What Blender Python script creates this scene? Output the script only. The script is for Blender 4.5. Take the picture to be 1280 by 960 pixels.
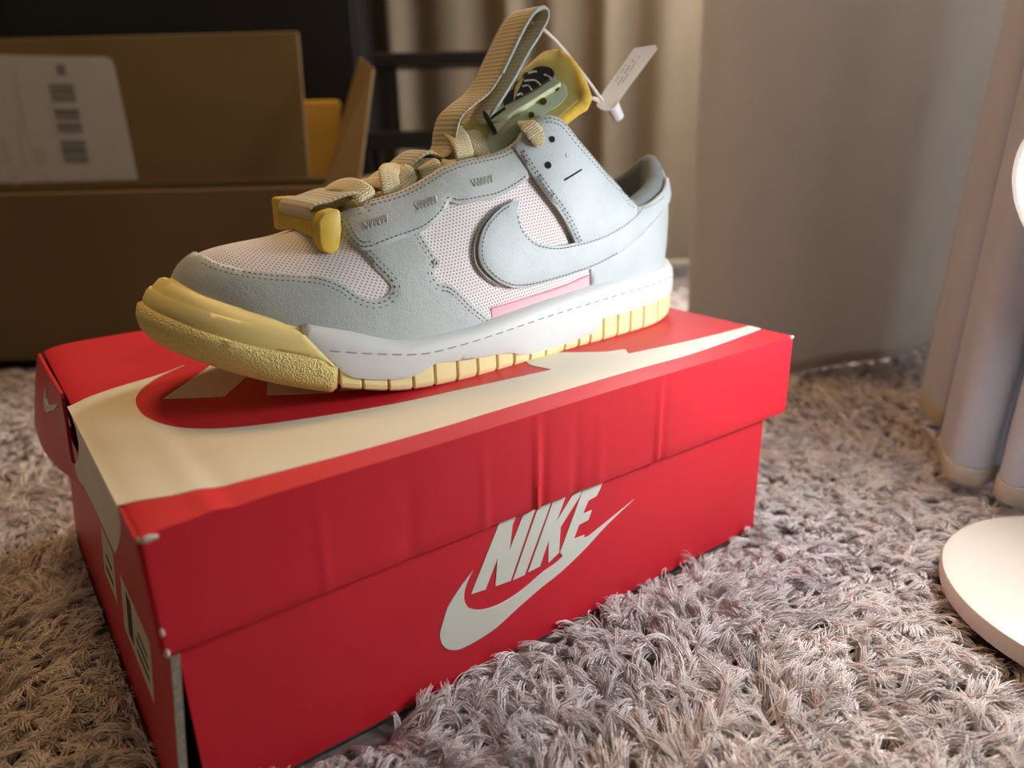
import bpy, bmesh, math, random
import numpy as np
from mathutils import Vector, Matrix
from mathutils.bvhtree import BVHTree
from mathutils.geometry import delaunay_2d_cdt

for o in list(bpy.data.objects):
    bpy.data.objects.remove(o)
random.seed(7)
rng = np.random.default_rng(11)
scene = bpy.context.scene
col = scene.collection

# ------------------------------------------------------------------ camera
LID = 0.128                                   # height of the shoe box above the floor
FPX = 926.7                                   # focal length in pixels of the 1280 wide frame
CAM = np.array([-0.02606, -0.24436, 0.12414 + LID])
YAW, PITCH, ROLL = -0.6295, 0.3396, -0.0253
_fw = np.array([-math.sin(YAW) * math.cos(PITCH), math.cos(YAW) * math.cos(PITCH), -math.sin(PITCH)])
_r0 = np.array([math.cos(YAW), math.sin(YAW), 0.0])
_u0 = np.cross(_r0, _fw)
_rt = math.cos(ROLL) * _r0 + math.sin(ROLL) * _u0
_up = -math.sin(ROLL) * _r0 + math.cos(ROLL) * _u0
cam_data = bpy.data.cameras.new('camera')
cam = bpy.data.objects.new('camera', cam_data)
col.objects.link(cam)
M = Matrix((( _rt[0], _up[0], -_fw[0], CAM[0]), (_rt[1], _up[1], -_fw[1], CAM[1]),
            (_rt[2], _up[2], -_fw[2], CAM[2]), (0, 0, 0, 1)))
cam.matrix_world = M
cam_data.sensor_width = 36.0
cam_data.lens = FPX / 1280 * 36.0
cam_data.clip_start = 0.01
cam_data.dof.use_dof = True
cam_data.dof.focus_distance = 0.365
cam_data.dof.aperture_fstop = 5.2
scene.camera = cam

# ------------------------------------------------------------------ world, lights, exposure
scene.view_settings.view_transform = 'Standard'
scene.view_settings.look = 'None'
scene.view_settings.gamma = 1.0
scene.view_settings.use_curve_mapping = False
scene.view_settings.exposure = 0.14
world = bpy.data.worlds.new('room_light')
scene.world = world
world.use_nodes = True
bg = world.node_tree.nodes['Background']
bg.inputs[0].default_value = (1.0, 0.80, 0.55, 1)
bg.inputs[1].default_value = 0.14
def area(name, loc, target, size, power, colour):
    l = bpy.data.lights.new(name, 'AREA')
    l.shape = 'DISK'
    l.size = size
    l.energy = power
    l.color = colour
    o = bpy.data.objects.new(name, l)
    col.objects.link(o)
    o.location = loc
    o.rotation_euler = (Vector(target) - Vector(loc)).to_track_quat('-Z', 'Y').to_euler()
    return o
area('ceiling_light', tuple(CAM * np.array([1, 1, 0]) + np.array([0.589 * 1.0 - 0.808 * 0.45, 0.808 * 1.0 + 0.588 * 0.45, 1.55])), (0.0, 0.05, 0.1), 0.4, 9.8, (1.0, 0.60, 0.25))
area('window_light', (0.85, -0.95, 1.0), (0.25, 0.05, 0.1), 0.6, 3.2, (0.88, 0.94, 1.0))
area('added_curtain_backlight', tuple(CAM * np.array([1, 1, 0]) + np.array([0.589 * 1.05 + 0.808 * 0.42, 0.808 * 1.05 - 0.588 * 0.42, 0.75])), tuple(CAM * np.array([1, 1, 0]) + np.array([0.589 * 0.7 + 0.808 * 0.32, 0.808 * 0.7 - 0.588 * 0.32, 0.35])), 0.6, 16.0, (1.0, 0.97, 0.94))  # added light behind the grey beige curtain, makes the cloth glow through
LAMP_POWER = 57.0

# ------------------------------------------------------------------ geometry helpers
def pray(px, py):
    d = _fw + ((px - 640) / FPX) * _rt - ((py - 480) / FPX) * _up
    return d
def on_y(px, py, y):
    d = pray(px, py); t = (y - CAM[1]) / d[1]; return CAM + t * d
def on_x(px, py, x):
    d = pray(px, py); t = (x - CAM[0]) / d[0]; return CAM + t * d
def on_z(px, py, z):
    d = pray(px, py); t = (z - CAM[2]) / d[2]; return CAM + t * d
HF = np.array([-math.sin(YAW), math.cos(YAW), 0.0])      # level forward
def at_d(px, py, dist):
    d = pray(px, py); return CAM + d * (dist / (d @ HF))
def to_pix(P):
    d = np.asarray(P, float) - CAM
    z = d @ _fw
    return np.stack([640 + FPX * (d @ _rt) / z, 480 - FPX * (d @ _up) / z], -1)

def new_obj(name, verts, faces, mat=None, parent=None, smooth=True, origin=None):
    me = bpy.data.meshes.new(name)
    v = np.asarray(verts, float).reshape(-1, 3)
    if parent is not None:
        off = np.array(root_loc(parent))
    else:
        off = np.array(origin if origin is not None else (0, 0, 0), float)
    me.from_pydata((v - off).tolist(), [], [list(map(int, f)) for f in faces])
    me.validate()
    me.update()
    if smooth:
        me.polygons.foreach_set('use_smooth', np.ones(len(me.polygons), bool))
    if mat is not None:
        me.materials.append(mat)
    o = bpy.data.objects.new(name, me)
    col.objects.link(o)
    if parent is not None:
        o.parent = parent
    else:
        o.location = off
    return o
def root_loc(o):
    v = Vector((0, 0, 0))
    while o is not None:
        v = v + o.location
        o = o.parent
    return v
def empty(name, loc, label=None, cat=None, group=None):
    o = bpy.data.objects.new(name, None)
    o.empty_display_size = 0.02
    o.location = loc
    col.objects.link(o)
    tag(o, label, cat, group)
    return o
def tag(o, label=None, cat=None, group=None, kind=None):
    if label: o['label'] = label
    if cat: o['category'] = cat
    if group: o['group'] = group
    if kind: o['kind'] = kind
    return o
def bevel(o, w, seg=2, ang=40):
    m = o.modifiers.new('bevel', 'BEVEL'); m.width = w; m.segments = seg
    m.limit_method = 'ANGLE'; m.angle_limit = math.radians(ang); m.harden_normals = False
    return o
def solidify(o, t, off=-1):
    m = o.modifiers.new('solid', 'SOLIDIFY'); m.thickness = t; m.offset = off
    return o
def recalc(o):
    bm = bmesh.new(); bm.from_mesh(o.data)
    bmesh.ops.recalc_face_normals(bm, faces=bm.faces); bm.to_mesh(o.data); bm.free()
    return o
def sharp_by_angle(o, deg=35):
    try:
        o.data.set_sharp_from_angle(angle=math.radians(deg))
    except Exception:
        pass
    return o

def box_verts(c, s):
    c = np.array(c, float); s = np.array(s, float) / 2
    return [c + s * np.array(k) for k in ((-1,-1,-1),(1,-1,-1),(1,1,-1),(-1,1,-1),(-1,-1,1),(1,-1,1),(1,1,1),(-1,1,1))]
BOXF = [(0,3,2,1),(4,5,6,7),(0,1,5,4),(1,2,6,5),(2,3,7,6),(3,0,4,7)]

def catmull(pts, n=8, closed=False, corners=()):
    """smooth a polyline; the listed indices stay sharp"""
    pts = [np.asarray(p, float) for p in pts]
    N = len(pts); out = []
    rngN = N if closed else N - 1
    cs = set(corners)
    for i in range(rngN):
        p1 = pts[i]; p2 = pts[(i + 1) % N]
        if i in cs or (not closed and i == 0): p0 = p1 - (p2 - p1) * .5
        else: p0 = pts[(i - 1) % N]
        if (i + 1) % N in cs or (not closed and i + 1 == N - 1): p3 = p2 + (p2 - p1) * .5
        else: p3 = pts[(i + 2) % N]
        # centripetal-like damping through chord lengths
        d1 = np.linalg.norm(p2 - p1) + 1e-12
        m1 = (p2 - p0) / (np.linalg.norm(p2 - p1) + np.linalg.norm(p1 - p0) + 1e-12) * d1
        m2 = (p3 - p1) / (np.linalg.norm(p3 - p2) + np.linalg.norm(p2 - p1) + 1e-12) * d1
        for k in range(n):
            t = k / n
            out.append((2*t**3 - 3*t**2 + 1) * p1 + (t**3 - 2*t**2 + t) * m1 + (-2*t**3 + 3*t**2) * p2 + (t**3 - t**2) * m2)
    if not closed: out.append(pts[-1])
    return np.array(out)
def resample(P, step, closed=False):
    P = np.asarray(P, float)
    if closed: P = np.vstack([P, P[:1]])
    s = np.concatenate([[0], np.cumsum(np.linalg.norm(np.diff(P, axis=0), axis=1))])
    n = max(2, int(round(s[-1] / step)))
    t = np.linspace(0, s[-1], n + 1)
    Q = np.stack([np.interp(t, s, P[:, k]) for k in range(P.shape[1])], 1)
    return Q[:-1] if closed else Q
def inside_poly(pts, poly):
    x, y = pts[:, 0], pts[:, 1]
    c = np.zeros(len(pts), bool)
    x1, y1 = poly[:, 0], poly[:, 1]
    x2, y2 = np.roll(x1, -1), np.roll(y1, -1)
    for a, b, e, f in zip(x1, y1, x2, y2):
        if b == f: continue
        m = ((b > y) != (f > y)) & (x < (e - a) * (y - b) / (f - b) + a)
        c ^= m
    return c
def dist_poly(pts, poly):
    a = poly; b = np.roll(poly, -1, axis=0); d = b - a
    L = (d**2).sum(1) + 1e-18
    out = np.full(len(pts), 1e9)
    for k in range(len(a)):
        t = np.clip(((pts - a[k]) @ d[k]) / L[k], 0, 1)
        q = a[k] + t[:, None] * d[k]
        out = np.minimum(out, np.hypot(*(pts - q).T))
    return out
def tri_poly(poly, step):
    """triangulate a 2D polygon with interior points; returns pts, tris, number of rim points"""
    poly = np.asarray(poly, float)
    lo = poly.min(0); hi = poly.max(0)
    gx, gy = np.meshgrid(np.arange(lo[0], hi[0], step), np.arange(lo[1], hi[1], step))
    gx = gx + (np.arange(gx.shape[0]) % 2)[:, None] * step * .5
    g = np.stack([gx.ravel(), gy.ravel()], 1)
    if len(g):
        g = g[inside_poly(g, poly)]
    if len(g):
        g = g[dist_poly(g, poly) > step * .45]
    pts = np.vstack([poly, g]) if len(g) else poly
    r = delaunay_2d_cdt([Vector(p) for p in pts], [], [list(range(len(poly)))], 1, 1e-9)
    return np.array([tuple(v) for v in r[0]]), [tuple(f) for f in r[2]], r

def ribbon(path, normals, half_w, thick, name, mat, parent, twist_w=None, ends=True):
    """a flat strap: path centres, surface normals, half width (scalar or list); each section is a rounded flat loop"""
    P = np.asarray(path, float); Nn = np.asarray(normals, float)
    n = len(P)
    T = np.gradient(P, axis=0); T /= np.linalg.norm(T, axis=1)[:, None] + 1e-12
    Nn = Nn - (Nn * T).sum(1)[:, None] * T
    Nn /= np.linalg.norm(Nn, axis=1)[:, None] + 1e-12
    Bn = np.cross(T, Nn)
    hw = np.broadcast_to(np.asarray(half_w, float), (n,))
    prof = [(-1, 0), (-.93, .8), (-.6, 1), (0, 1.08), (.6, 1), (.93, .8), (1, 0), (.93, -.8), (.6, -1), (0, -1.0), (-.6, -1), (-.93, -.8)]
    V = []; UV = []
    s = np.concatenate([[0], np.cumsum(np.linalg.norm(np.diff(P, axis=0), axis=1))])
    for i in range(n):
        for a, b in prof:
            V.append(P[i] + Bn[i] * a * hw[i] + Nn[i] * b * thick / 2)
            UV.append((s[i], a * hw[i]))
    m = len(prof); F = []
    for i in range(n - 1):
        for j in range(m):
            F.append((i*m + j, i*m + (j+1) % m, (i+1)*m + (j+1) % m, (i+1)*m + j))
    F.append(tuple(range(m))[::-1]); F.append(tuple((n-1)*m + j for j in range(m)))
    o = new_obj(name, V, F, mat, parent)
    uvl = o.data.uv_layers.new(name='metric')
    vi = np.empty(len(o.data.loops), np.int32); o.data.loops.foreach_get('vertex_index', vi)
    uvl.data.foreach_set('uv', np.array(UV)[vi].astype(np.float32).ravel())
    recalc(o); sharp_by_angle(o, 60)
    return o
def tube(path, r, name, mat, parent, seg=8, caps=True, closed=False):
    P = np.asarray(path, float); n = len(P)
    T = np.gradient(P, axis=0); T /= np.linalg.norm(T, axis=1)[:, None] + 1e-12
    ref = np.array([0.13, 0.3, 1.0]); V = []
    rr = np.broadcast_to(np.asarray(r, float), (n,))
    A = np.cross(T[0], ref); A /= np.linalg.norm(A)
    for i in range(n):
        A = A - (A @ T[i]) * T[i]; A /= np.linalg.norm(A) + 1e-12
        Bv = np.cross(T[i], A)
        for k in range(seg):
            a = 2 * math.pi * k / seg
            V.append(P[i] + rr[i] * (math.cos(a) * A + math.sin(a) * Bv))
    F = []
    for i in range(n - 1):
        for k in range(seg):
            F.append((i*seg+k, i*seg+(k+1) % seg, (i+1)*seg+(k+1) % seg, (i+1)*seg+k))
    if caps: F += [tuple(range(seg))[::-1], tuple((n-1)*seg+k for k in range(seg))]
    o = new_obj(name, V, F, mat, parent); recalc(o); sharp_by_angle(o, 60)
    return o
def lathe(profile, centre, axis, name, mat, parent, seg=64, smooth_deg=30):
    axis = np.array(axis, float); axis /= np.linalg.norm(axis)
    A = np.cross(axis, (0.3, 0.8, 0.1)); A /= np.linalg.norm(A); Bv = np.cross(axis, A)
    V = []; n = len(profile)
    for r, h in profile:
        for k in range(seg):
            a = 2 * math.pi * k / seg
            V.append(np.array(centre) + axis * h + r * (math.cos(a) * A + math.sin(a) * Bv))
    F = [(i*seg+k, i*seg+(k+1) % seg, (i+1)*seg+(k+1) % seg, (i+1)*seg+k) for i in range(n-1) for k in range(seg)]
    F += [tuple(range(seg))[::-1], tuple((n-1)*seg+k for k in range(seg))]
    o = new_obj(name, V, F, mat, parent); recalc(o); sharp_by_angle(o, smooth_deg)
    return o
def prism(poly2, fn, name, mat, parent, thick, step=None, rim=0.0, smooth=False):
    """a flat polygon given thickness; fn maps (2D point, height) -> 3D"""
    poly2 = np.asarray(poly2, float)
    pts, tris, _ = tri_poly(poly2, step or 1e9)
    n = len(pts)
    V = [fn(p, thick) for p in pts] + [fn(p, 0.0) for p in pts]
    F = [t for t in tris] + [tuple(i + n for i in t[::-1]) for t in tris]
    F += rim_faces(tris, n)
    o = new_obj(name, V, F, mat, parent, smooth)
    recalc(o)
    if smooth: sharp_by_angle(o, 40)
    return o
def rim_faces(tris, n):
    cnt = {}
    for t in tris:
        for a, b in zip(t, t[1:] + t[:1]):
            cnt[(a, b)] = cnt.get((a, b), 0) + 1
    return [(b, a, a + n, b + n) for (a, b) in cnt if (b, a) not in cnt]

# ------------------------------------------------------------------ materials
def mat(name, base, rough=0.6, spec=0.4, var=0.0, var_scale=20.0, bumps=(), metal=0.0, sub=0.0, trans=0.0, sheen=0.0, coat=0.0, coords='Object', var2=None, aniso_scale=None):
    m = bpy.data.materials.new(name); m.use_nodes = True
    nt = m.node_tree; N = nt.nodes; Lk = nt.links
    b = N['Principled BSDF']
    b.inputs['Base Color'].default_value = (*base, 1)
    b.inputs['Roughness'].default_value = rough
    b.inputs['Specular IOR Level'].default_value = spec
    b.inputs['Metallic'].default_value = metal
    b.inputs['Coat Weight'].default_value = coat
    b.inputs['Sheen Weight'].default_value = sheen
    b.inputs['Transmission Weight'].default_value = trans
    if sub:
        b.inputs['Subsurface Weight'].default_value = sub
        b.inputs['Subsurface Radius'].default_value = (0.004, 0.003, 0.002)
        b.inputs['Subsurface Scale'].default_value = 1.0
    tc = N.new('ShaderNodeTexCoord')
    src = tc.outputs[coords]
    if aniso_scale:
        mp = N.new('ShaderNodeMapping'); mp.inputs['Scale'].default_value = aniso_scale
        Lk.new(src, mp.inputs['Vector']); src = mp.outputs[0]
    if var:
        n = N.new('ShaderNodeTexNoise'); n.inputs['Scale'].default_value = var_scale
        n.inputs['Detail'].default_value = 4
        Lk.new(src, n.inputs['Vector'])
        mx = N.new('ShaderNodeMix'); mx.data_type = 'RGBA'
        dark = tuple(c * (1 - var) for c in base) if var2 is None else var2
        mx.inputs[6].default_value = (*dark, 1)
        mx.inputs[7].default_value = (*[min(1, c * (1 + var * .6)) for c in base], 1)
        rp = N.new('ShaderNodeMapRange'); rp.inputs[1].default_value = .3; rp.inputs[2].default_value = .7
        Lk.new(n.outputs[0], rp.inputs[0])
        Lk.new(rp.outputs[0], mx.inputs[0]); Lk.new(mx.outputs[2], b.inputs['Base Color'])
    prev = None
    for kind, scale, strength, dist in bumps:
        if kind == 'noise':
            t = N.new('ShaderNodeTexNoise'); t.inputs['Scale'].default_value = scale; t.inputs['Detail'].default_value = 3
            out = t.outputs[0]; Lk.new(src, t.inputs['Vector'])
        elif kind == 'voro':
            t = N.new('ShaderNodeTexVoronoi'); t.inputs['Scale'].default_value = scale
            out = t.outputs['Distance']; Lk.new(src, t.inputs['Vector'])
        elif kind == 'voroedge':
            t = N.new('ShaderNodeTexVoronoi'); t.feature = 'DISTANCE_TO_EDGE'; t.inputs['Scale'].default_value = scale
            out = t.outputs['Distance']; Lk.new(src, t.inputs['Vector'])
        elif kind in ('wavex', 'wavey', 'wavez'):
            t = N.new('ShaderNodeTexWave'); t.bands_direction = kind[-1].upper(); t.inputs['Scale'].default_value = scale
            t.inputs['Distortion'].default_value = 0.0
            out = t.outputs['Color']; Lk.new(src, t.inputs['Vector'])
        bp = N.new('ShaderNodeBump'); bp.inputs['Strength'].default_value = strength; bp.inputs['Distance'].default_value = dist
        Lk.new(out, bp.inputs['Height'])
        if prev is not None: Lk.new(prev.outputs[0], bp.inputs['Normal'])
        prev = bp
    if prev is not None: Lk.new(prev.outputs[0], b.inputs['Normal'])
    return m
def math_node(N, Lk, op, a, b=None):
    n = N.new('ShaderNodeMath'); n.operation = op
    for i, v in enumerate((a, b)):
        if v is None: continue
        if isinstance(v, (int, float)): n.inputs[i].default_value = v
        else: Lk.new(v, n.inputs[i])
    return n.outputs[0]
def mesh_fabric(name, base, hole, pitch):
    """hexagonal knit mesh: round holes in rows, on a metric uv"""
    m = bpy.data.materials.new(name); m.use_nodes = True
    nt = m.node_tree; N = nt.nodes; Lk = nt.links; b = N['Principled BSDF']
    b.inputs['Roughness'].default_value = .85; b.inputs['Specular IOR Level'].default_value = .2
    uv = N.new('ShaderNodeUVMap'); uv.uv_map = 'metric'
    sp = N.new('ShaderNodeSeparateXYZ'); Lk.new(uv.outputs[0], sp.inputs[0])
    k = 2 * math.pi / pitch
    tot = None
    for a in (90, 150, 210):
        cx, cy = math.cos(math.radians(a)) * k * 1.1547, math.sin(math.radians(a)) * k * 1.1547
        s = math_node(N, Lk, 'ADD', math_node(N, Lk, 'MULTIPLY', sp.outputs[0], cx), math_node(N, Lk, 'MULTIPLY', sp.outputs[1], cy))
        c = math_node(N, Lk, 'COSINE', s)
        tot = c if tot is None else math_node(N, Lk, 'ADD', tot, c)
    mr = N.new('ShaderNodeMapRange'); mr.interpolation_type = 'SMOOTHSTEP'
    mr.inputs[1].default_value = .45; mr.inputs[2].default_value = 1.5
    Lk.new(tot, mr.inputs[0])
    mx = N.new('ShaderNodeMix'); mx.data_type = 'RGBA'
    mx.inputs[6].default_value = (*base, 1); mx.inputs[7].default_value = (*hole, 1)
    Lk.new(mr.outputs[0], mx.inputs[0]); Lk.new(mx.outputs[2], b.inputs['Base Color'])
    inv = math_node(N, Lk, 'SUBTRACT', 1.0, mr.outputs[0])
    bp = N.new('ShaderNodeBump'); bp.inputs['Strength'].default_value = .7; bp.inputs['Distance'].default_value = .0006
    Lk.new(inv, bp.inputs['Height']); Lk.new(bp.outputs[0], b.inputs['Normal'])
    return m
def woven(name, base, base2, kx, ky, depth=.0004, rough=.8, her=.9):
    """woven strap: ribs across the length with a finer thread along it, on a metric uv (length, width)"""
    m = bpy.data.materials.new(name); m.use_nodes = True
    nt = m.node_tree; N = nt.nodes; Lk = nt.links; b = N['Principled BSDF']
    b.inputs['Roughness'].default_value = rough; b.inputs['Specular IOR Level'].default_value = .25
    uv = N.new('ShaderNodeUVMap'); uv.uv_map = 'metric'
    sp = N.new('ShaderNodeSeparateXYZ'); Lk.new(uv.outputs[0], sp.inputs[0])
    yy = math_node(N, Lk, 'MULTIPLY', sp.outputs[1], 2 * math.pi / ky)
    herring = math_node(N, Lk, 'MULTIPLY', math_node(N, Lk, 'ARCSINE', math_node(N, Lk, 'SINE', yy)), her)
    xx = math_node(N, Lk, 'ADD', math_node(N, Lk, 'MULTIPLY', sp.outputs[0], 2 * math.pi / kx), herring)
    a = math_node(N, Lk, 'MULTIPLY', math_node(N, Lk, 'ADD', math_node(N, Lk, 'SINE', xx), 1.0), .5)
    c = math_node(N, Lk, 'MULTIPLY', math_node(N, Lk, 'ADD', math_node(N, Lk, 'COSINE', yy), 1.0), .12)
    h = math_node(N, Lk, 'ADD', a, c)
    mx = N.new('ShaderNodeMix'); mx.data_type = 'RGBA'
    mx.inputs[6].default_value = (*base2, 1); mx.inputs[7].default_value = (*base, 1)
    Lk.new(a, mx.inputs[0]); Lk.new(mx.outputs[2], b.inputs['Base Color'])
    bp = N.new('ShaderNodeBump'); bp.inputs['Strength'].default_value = .9; bp.inputs['Distance'].default_value = depth
    Lk.new(h, bp.inputs['Height']); Lk.new(bp.outputs[0], b.inputs['Normal'])
    return m
def emitter(name, colour, strength):
    m = bpy.data.materials.new(name); m.use_nodes = True
    nt = m.node_tree; nt.nodes.clear()
    e = nt.nodes.new('ShaderNodeEmission'); e.inputs[0].default_value = (*colour, 1); e.inputs[1].default_value = strength
    o = nt.nodes.new('ShaderNodeOutputMaterial'); nt.links.new(e.outputs[0], o.inputs[0])
    return m

LEATHER = mat('grey_leather', (.46, .50, .49), .52, .45, .06, 60, [('voro', 1500, .3, .0004), ('noise', 420, .3, .0006), ('noise', 110, .22, .0014)])
LEATHER_BLUE = mat('pale_blue_leather', (.47, .53, .54), .5, .45, .05, 60, [('voro', 1000, .25, .0005), ('noise', 300, .25, .0006)])
LINING = mat('grey_lining', (.20, .22, .23), .85, .2, .1, 120, [('noise', 1500, .3, .0004)])
MESH = mesh_fabric('knit_mesh', (.86, .81, .80), (.42, .35, .37), .0019)
YELLOW = mat('pale_yellow_rubber', (.82, .67, .27), .5, .4, .04, 40, [('noise', 500, .06, .0004)])
YELLOW_ROUGH = mat('textured_yellow_rubber', (.80, .65, .25), .55, .4, .08, 900, [('voro', 1150, .9, .0009)])
YELLOW_TREAD = mat('yellow_tread_rubber', (.85, .75, .38), .5, .4, .03, 60, [('noise', 400, .06, .0003)])
WHITE = mat('white_midsole_rubber', (.64, .655, .645), .5, .4, .03, 30, [('noise', 700, .12, .0004)])
PINK = mat('pink_leather', (.78, .46, .50), .5, .4, .03, 60, [('noise', 500, .1, .0003)])
THREAD = mat('dark_thread', (.10, .11, .11), .8, .2)
THREAD_GREY = mat('grey_sidewall_thread', (.34, .35, .34), .7, .3)
THREAD_LIGHT = mat('pale_thread', (.68, .70, .68), .7, .3)
THREAD_PINK = mat('pink_thread', (.80, .25, .38), .7, .3)
WEB = woven('beige_webbing', (.56, .50, .36), (.46, .40, .28), .0026, .0016, .00022, her=.12)
WEB_EDGE = mat('grey_webbing_edge', (.42, .45, .42), .8, .2, .15, 900, [('noise', 1500, .5, .0004)])
LACE = woven('cream_lace', (.80, .70, .45), (.60, .50, .29), .0013, .0024, .0003, her=.8)
FOAM = mat('olive_tongue', (.46, .40, .13), .75, .3, .12, 90, [('noise', 900, .2, .0004)])
FOAM_EDGE = mat('golden_foam', (.60, .40, .06), .8, .25, .15, 200, [('noise', 1300, .6, .0006)])
CLIP = mat('amber_clip_rubber', (.62, .44, .06), .45, .4, .12, 120, [('noise', 700, .15, .0003)], sub=.15)
GREEN = mat('pale_green_panel', (.42, .50, .34), .45, .5, .05, 80, [('noise', 900, .1, .0003)])
PLATE = mat('pale_gold_plate', (.64, .62, .40), .34, .6, .05, 60, [])
BLACK = mat('black_enamel', (.012, .012, .012), .35, .5)
DARKHOLE = mat('dark_hole', (.02, .02, .02), .9, .1)
SILVER = mat('silver_line', (.75, .74, .68), .3, .5, metal=.6)
GOLD = mat('gold_feather', (.70, .52, .22), .35, .5, metal=.5)
RED = mat('red_card', (.62, .018, .034), .42, .45, .08, 14, [('noise', 35, .12, .002), ('wavex', 260, .04, .0004)])
CREAM = mat('cream_print', (.76, .70, .56), .45, .45, .05, 18, [('noise', 35, .12, .002), ('noise', 120, .06, .0006)])
GREYWHITE = mat('grey_white_print', (.66, .68, .60), .45, .45, .05, 18, [('noise', 60, .12, .0012)])
CORR = mat('raw_corrugated_edge', (.34, .30, .24), .9, .1, .3, 500, [('wavez', 260, .4, .0008)])
SCUFF = mat('scuffed_card', (.74, .64, .56), .9, .1, .2, 300)
CARD_IN = mat('dark_card_inside', (.10, .07, .05), .9, .1, .2, 40)

# ------------------------------------------------------------------ the room
WALLPAINT = mat('dim_wall_paint', (.42, .37, .30), .9, .2, .06, 3)
FLOORM = mat('wooden_floor', (.16, .11, .07), .6, .3, .3, 4, aniso_scale=(1, 8, 1))
def slab(name, c, s, m, kind='structure', label=None):
    o = new_obj(name, box_verts((0, 0, 0), s), BOXF, m, None, False)
    o.location = c
    tag(o, kind=kind, label=label)
    return o
slab('floor', (0.6, 0.9, -0.03), (4.4, 4.4, 0.04), FLOORM)
_c = CAM + HF * 1.95 + _r0 * 0.3
wb = slab('wall_back', (_c[0], _c[1], 1.2), (4.2, 0.06, 2.5), WALLPAINT); wb.rotation_euler[2] = YAW
_c = CAM + HF * 0.4 + _r0 * 1.75
wr = slab('wall_right', (_c[0], _c[1], 1.2), (0.06, 3.4, 2.5), WALLPAINT); wr.rotation_euler[2] = YAW

# ------------------------------------------------------------------ shoe box
L, W, HL = 0.36, 0.283, 0.0485
def lidz(x, y):
    z = LID - 0.0030 * np.exp(-np.maximum(x, 0) / .006) * (0.4 + 0.6 * np.clip(y / W, 0, 1))
    z = z + 0.0007 * np.exp(-((x - .024) / .005) ** 2) * np.clip(1 - y / .14, 0, 1) - 0.0006 * np.exp(-((x - .031) / .005) ** 2) * np.clip(1 - y / .14, 0, 1)
    z = z + 0.0005 * np.sin(x * 31 + 1.0) * np.sin(y * 24 + .4) * np.clip(x / .05, 0, 1)
    return z
def frontdent(x, f):
    """how far the front skirt of the lid bows, f = 0 top, 1 bottom edge"""
    d = 0.0
    for x0, a, w in ((.1655, .0018, .0016), (.170, -.0012, .0022), (.190, -.0008, .003), (.2465, .0016, .0016), (.251, -.0010, .002), (.098, -.0007, .004), (.136, .0006, .002), (.205, .0005, .003), (.060, .0005, .002)):
        d = d + a * np.exp(-((x - x0) / w) ** 2)
    return d * (0.08 + .92 * f) - 0.0012 * f * np.sin(np.pi * x / L)
shoe_box = empty('shoe_box', (L / 2, W / 2, 0.0), 'red shoe box with huge cream check mark on its lid, under the sneaker', 'box')
lid_root_nx, lid_root_ny = 240, 50
xs = np.linspace(0, L, lid_root_nx + 1); ys = np.linspace(0, W, lid_root_ny + 1)
V = []; F = []
idx = {}
for i, x in enumerate(xs):
    for j, y in enumerate(ys):
        idx[i, j] = len(V); V.append((x, y, float(lidz(x, y))))
for i in range(lid_root_nx):
    for j in range(lid_root_ny):
        F.append((idx[i, j], idx[i+1, j], idx[i+1, j+1], idx[i, j+1]))
NS = 8
def skirt(keys, fn):
    prev = [idx[k] for k in keys]
    for s in range(1, NS + 1):
        cur = []
        for k, v0 in zip(keys, [idx[k] for k in keys]):
            cur.append(len(V)); V.append(fn(V[v0], s / NS))
        for a in range(len(keys) - 1):
            F.append((prev[a], cur[a], cur[a+1], prev[a+1]))
        prev = cur
ring = [(i, 0) for i in range(lid_root_nx + 1)] + [(lid_root_nx, j) for j in range(1, lid_root_ny + 1)] + [(i, lid_root_ny) for i in range(lid_root_nx - 1, -1, -1)]
def skfn(p, f):
    x, y, z = p
    z2 = z + (LID - HL - z) * f
    if y < 1e-6: return (x, -float(frontdent(x, f)), z2)
    if y > W - 1e-6: return (x, y + .001 * f, z2)
    return (x + .0008 * math.sin(y * 40) * f, y, z2)
skirt(ring, skfn)
lid = new_obj('lid', V, F, RED, shoe_box, True)
recalc(lid); solidify(lid, .0020, -1); bevel(lid, .0016, 2, 50); sharp_by_angle(lid, 50)
bpy.context.view_layer.update()

# lid end flap with the slit that stands open
def flare(y, z):
    f = np.clip((LID - z) / HL, 0, 1); k = np.clip((y - .150) / .11, 0, 1)
    return -.0125 * k * k * (3 - 2 * k) * f ** .8
def xz_end(p, t): return (float(flare(p[0], p[1])) - t, p[0], p[1])
def endpt(px, py):
    x = 0.0
    for _ in range(12):
        q = on_x(px, py, x); x = .5 * x + .5 * float(flare(q[1], q[2]))
    return (q[1], q[2])
slit = [endpt(*q) for q in ((86.5, 503), (93, 514), (100, 534), (103.5, 552), (103, 570), (98, 579), (94, 577), (90, 556), (86.5, 530))]
top_y = [y for y in np.linspace(0.0015, W, 24)]
ya, yb = slit[1][0], slit[0][0]
outl = []
for y in np.linspace(0.0015, slit[1][0] - .002, 18): outl.append((y, float(lidz(0, y)) - .0004))
outl += [slit[1], slit[2], slit[3], slit[4], slit[5], slit[6], slit[7], slit[8]]
ystart = max(slit[0][0], slit[8][0]) + .001
for y in np.linspace(ystart, W, 10): outl.append((y, float(lidz(0, y)) - .0004))
zb = LID - HL
for y, dz in ((W, -.001), (W * .86, -.004), (W * .76, -.006), (W * .62, -.003), (W * .4, 0), (.0015, 0)): outl.append((y, zb + dz))
prism(resample(np.array(outl), .004, True), xz_end, 'lid_end_flap', RED, shoe_box, .0016, step=.005)

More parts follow.
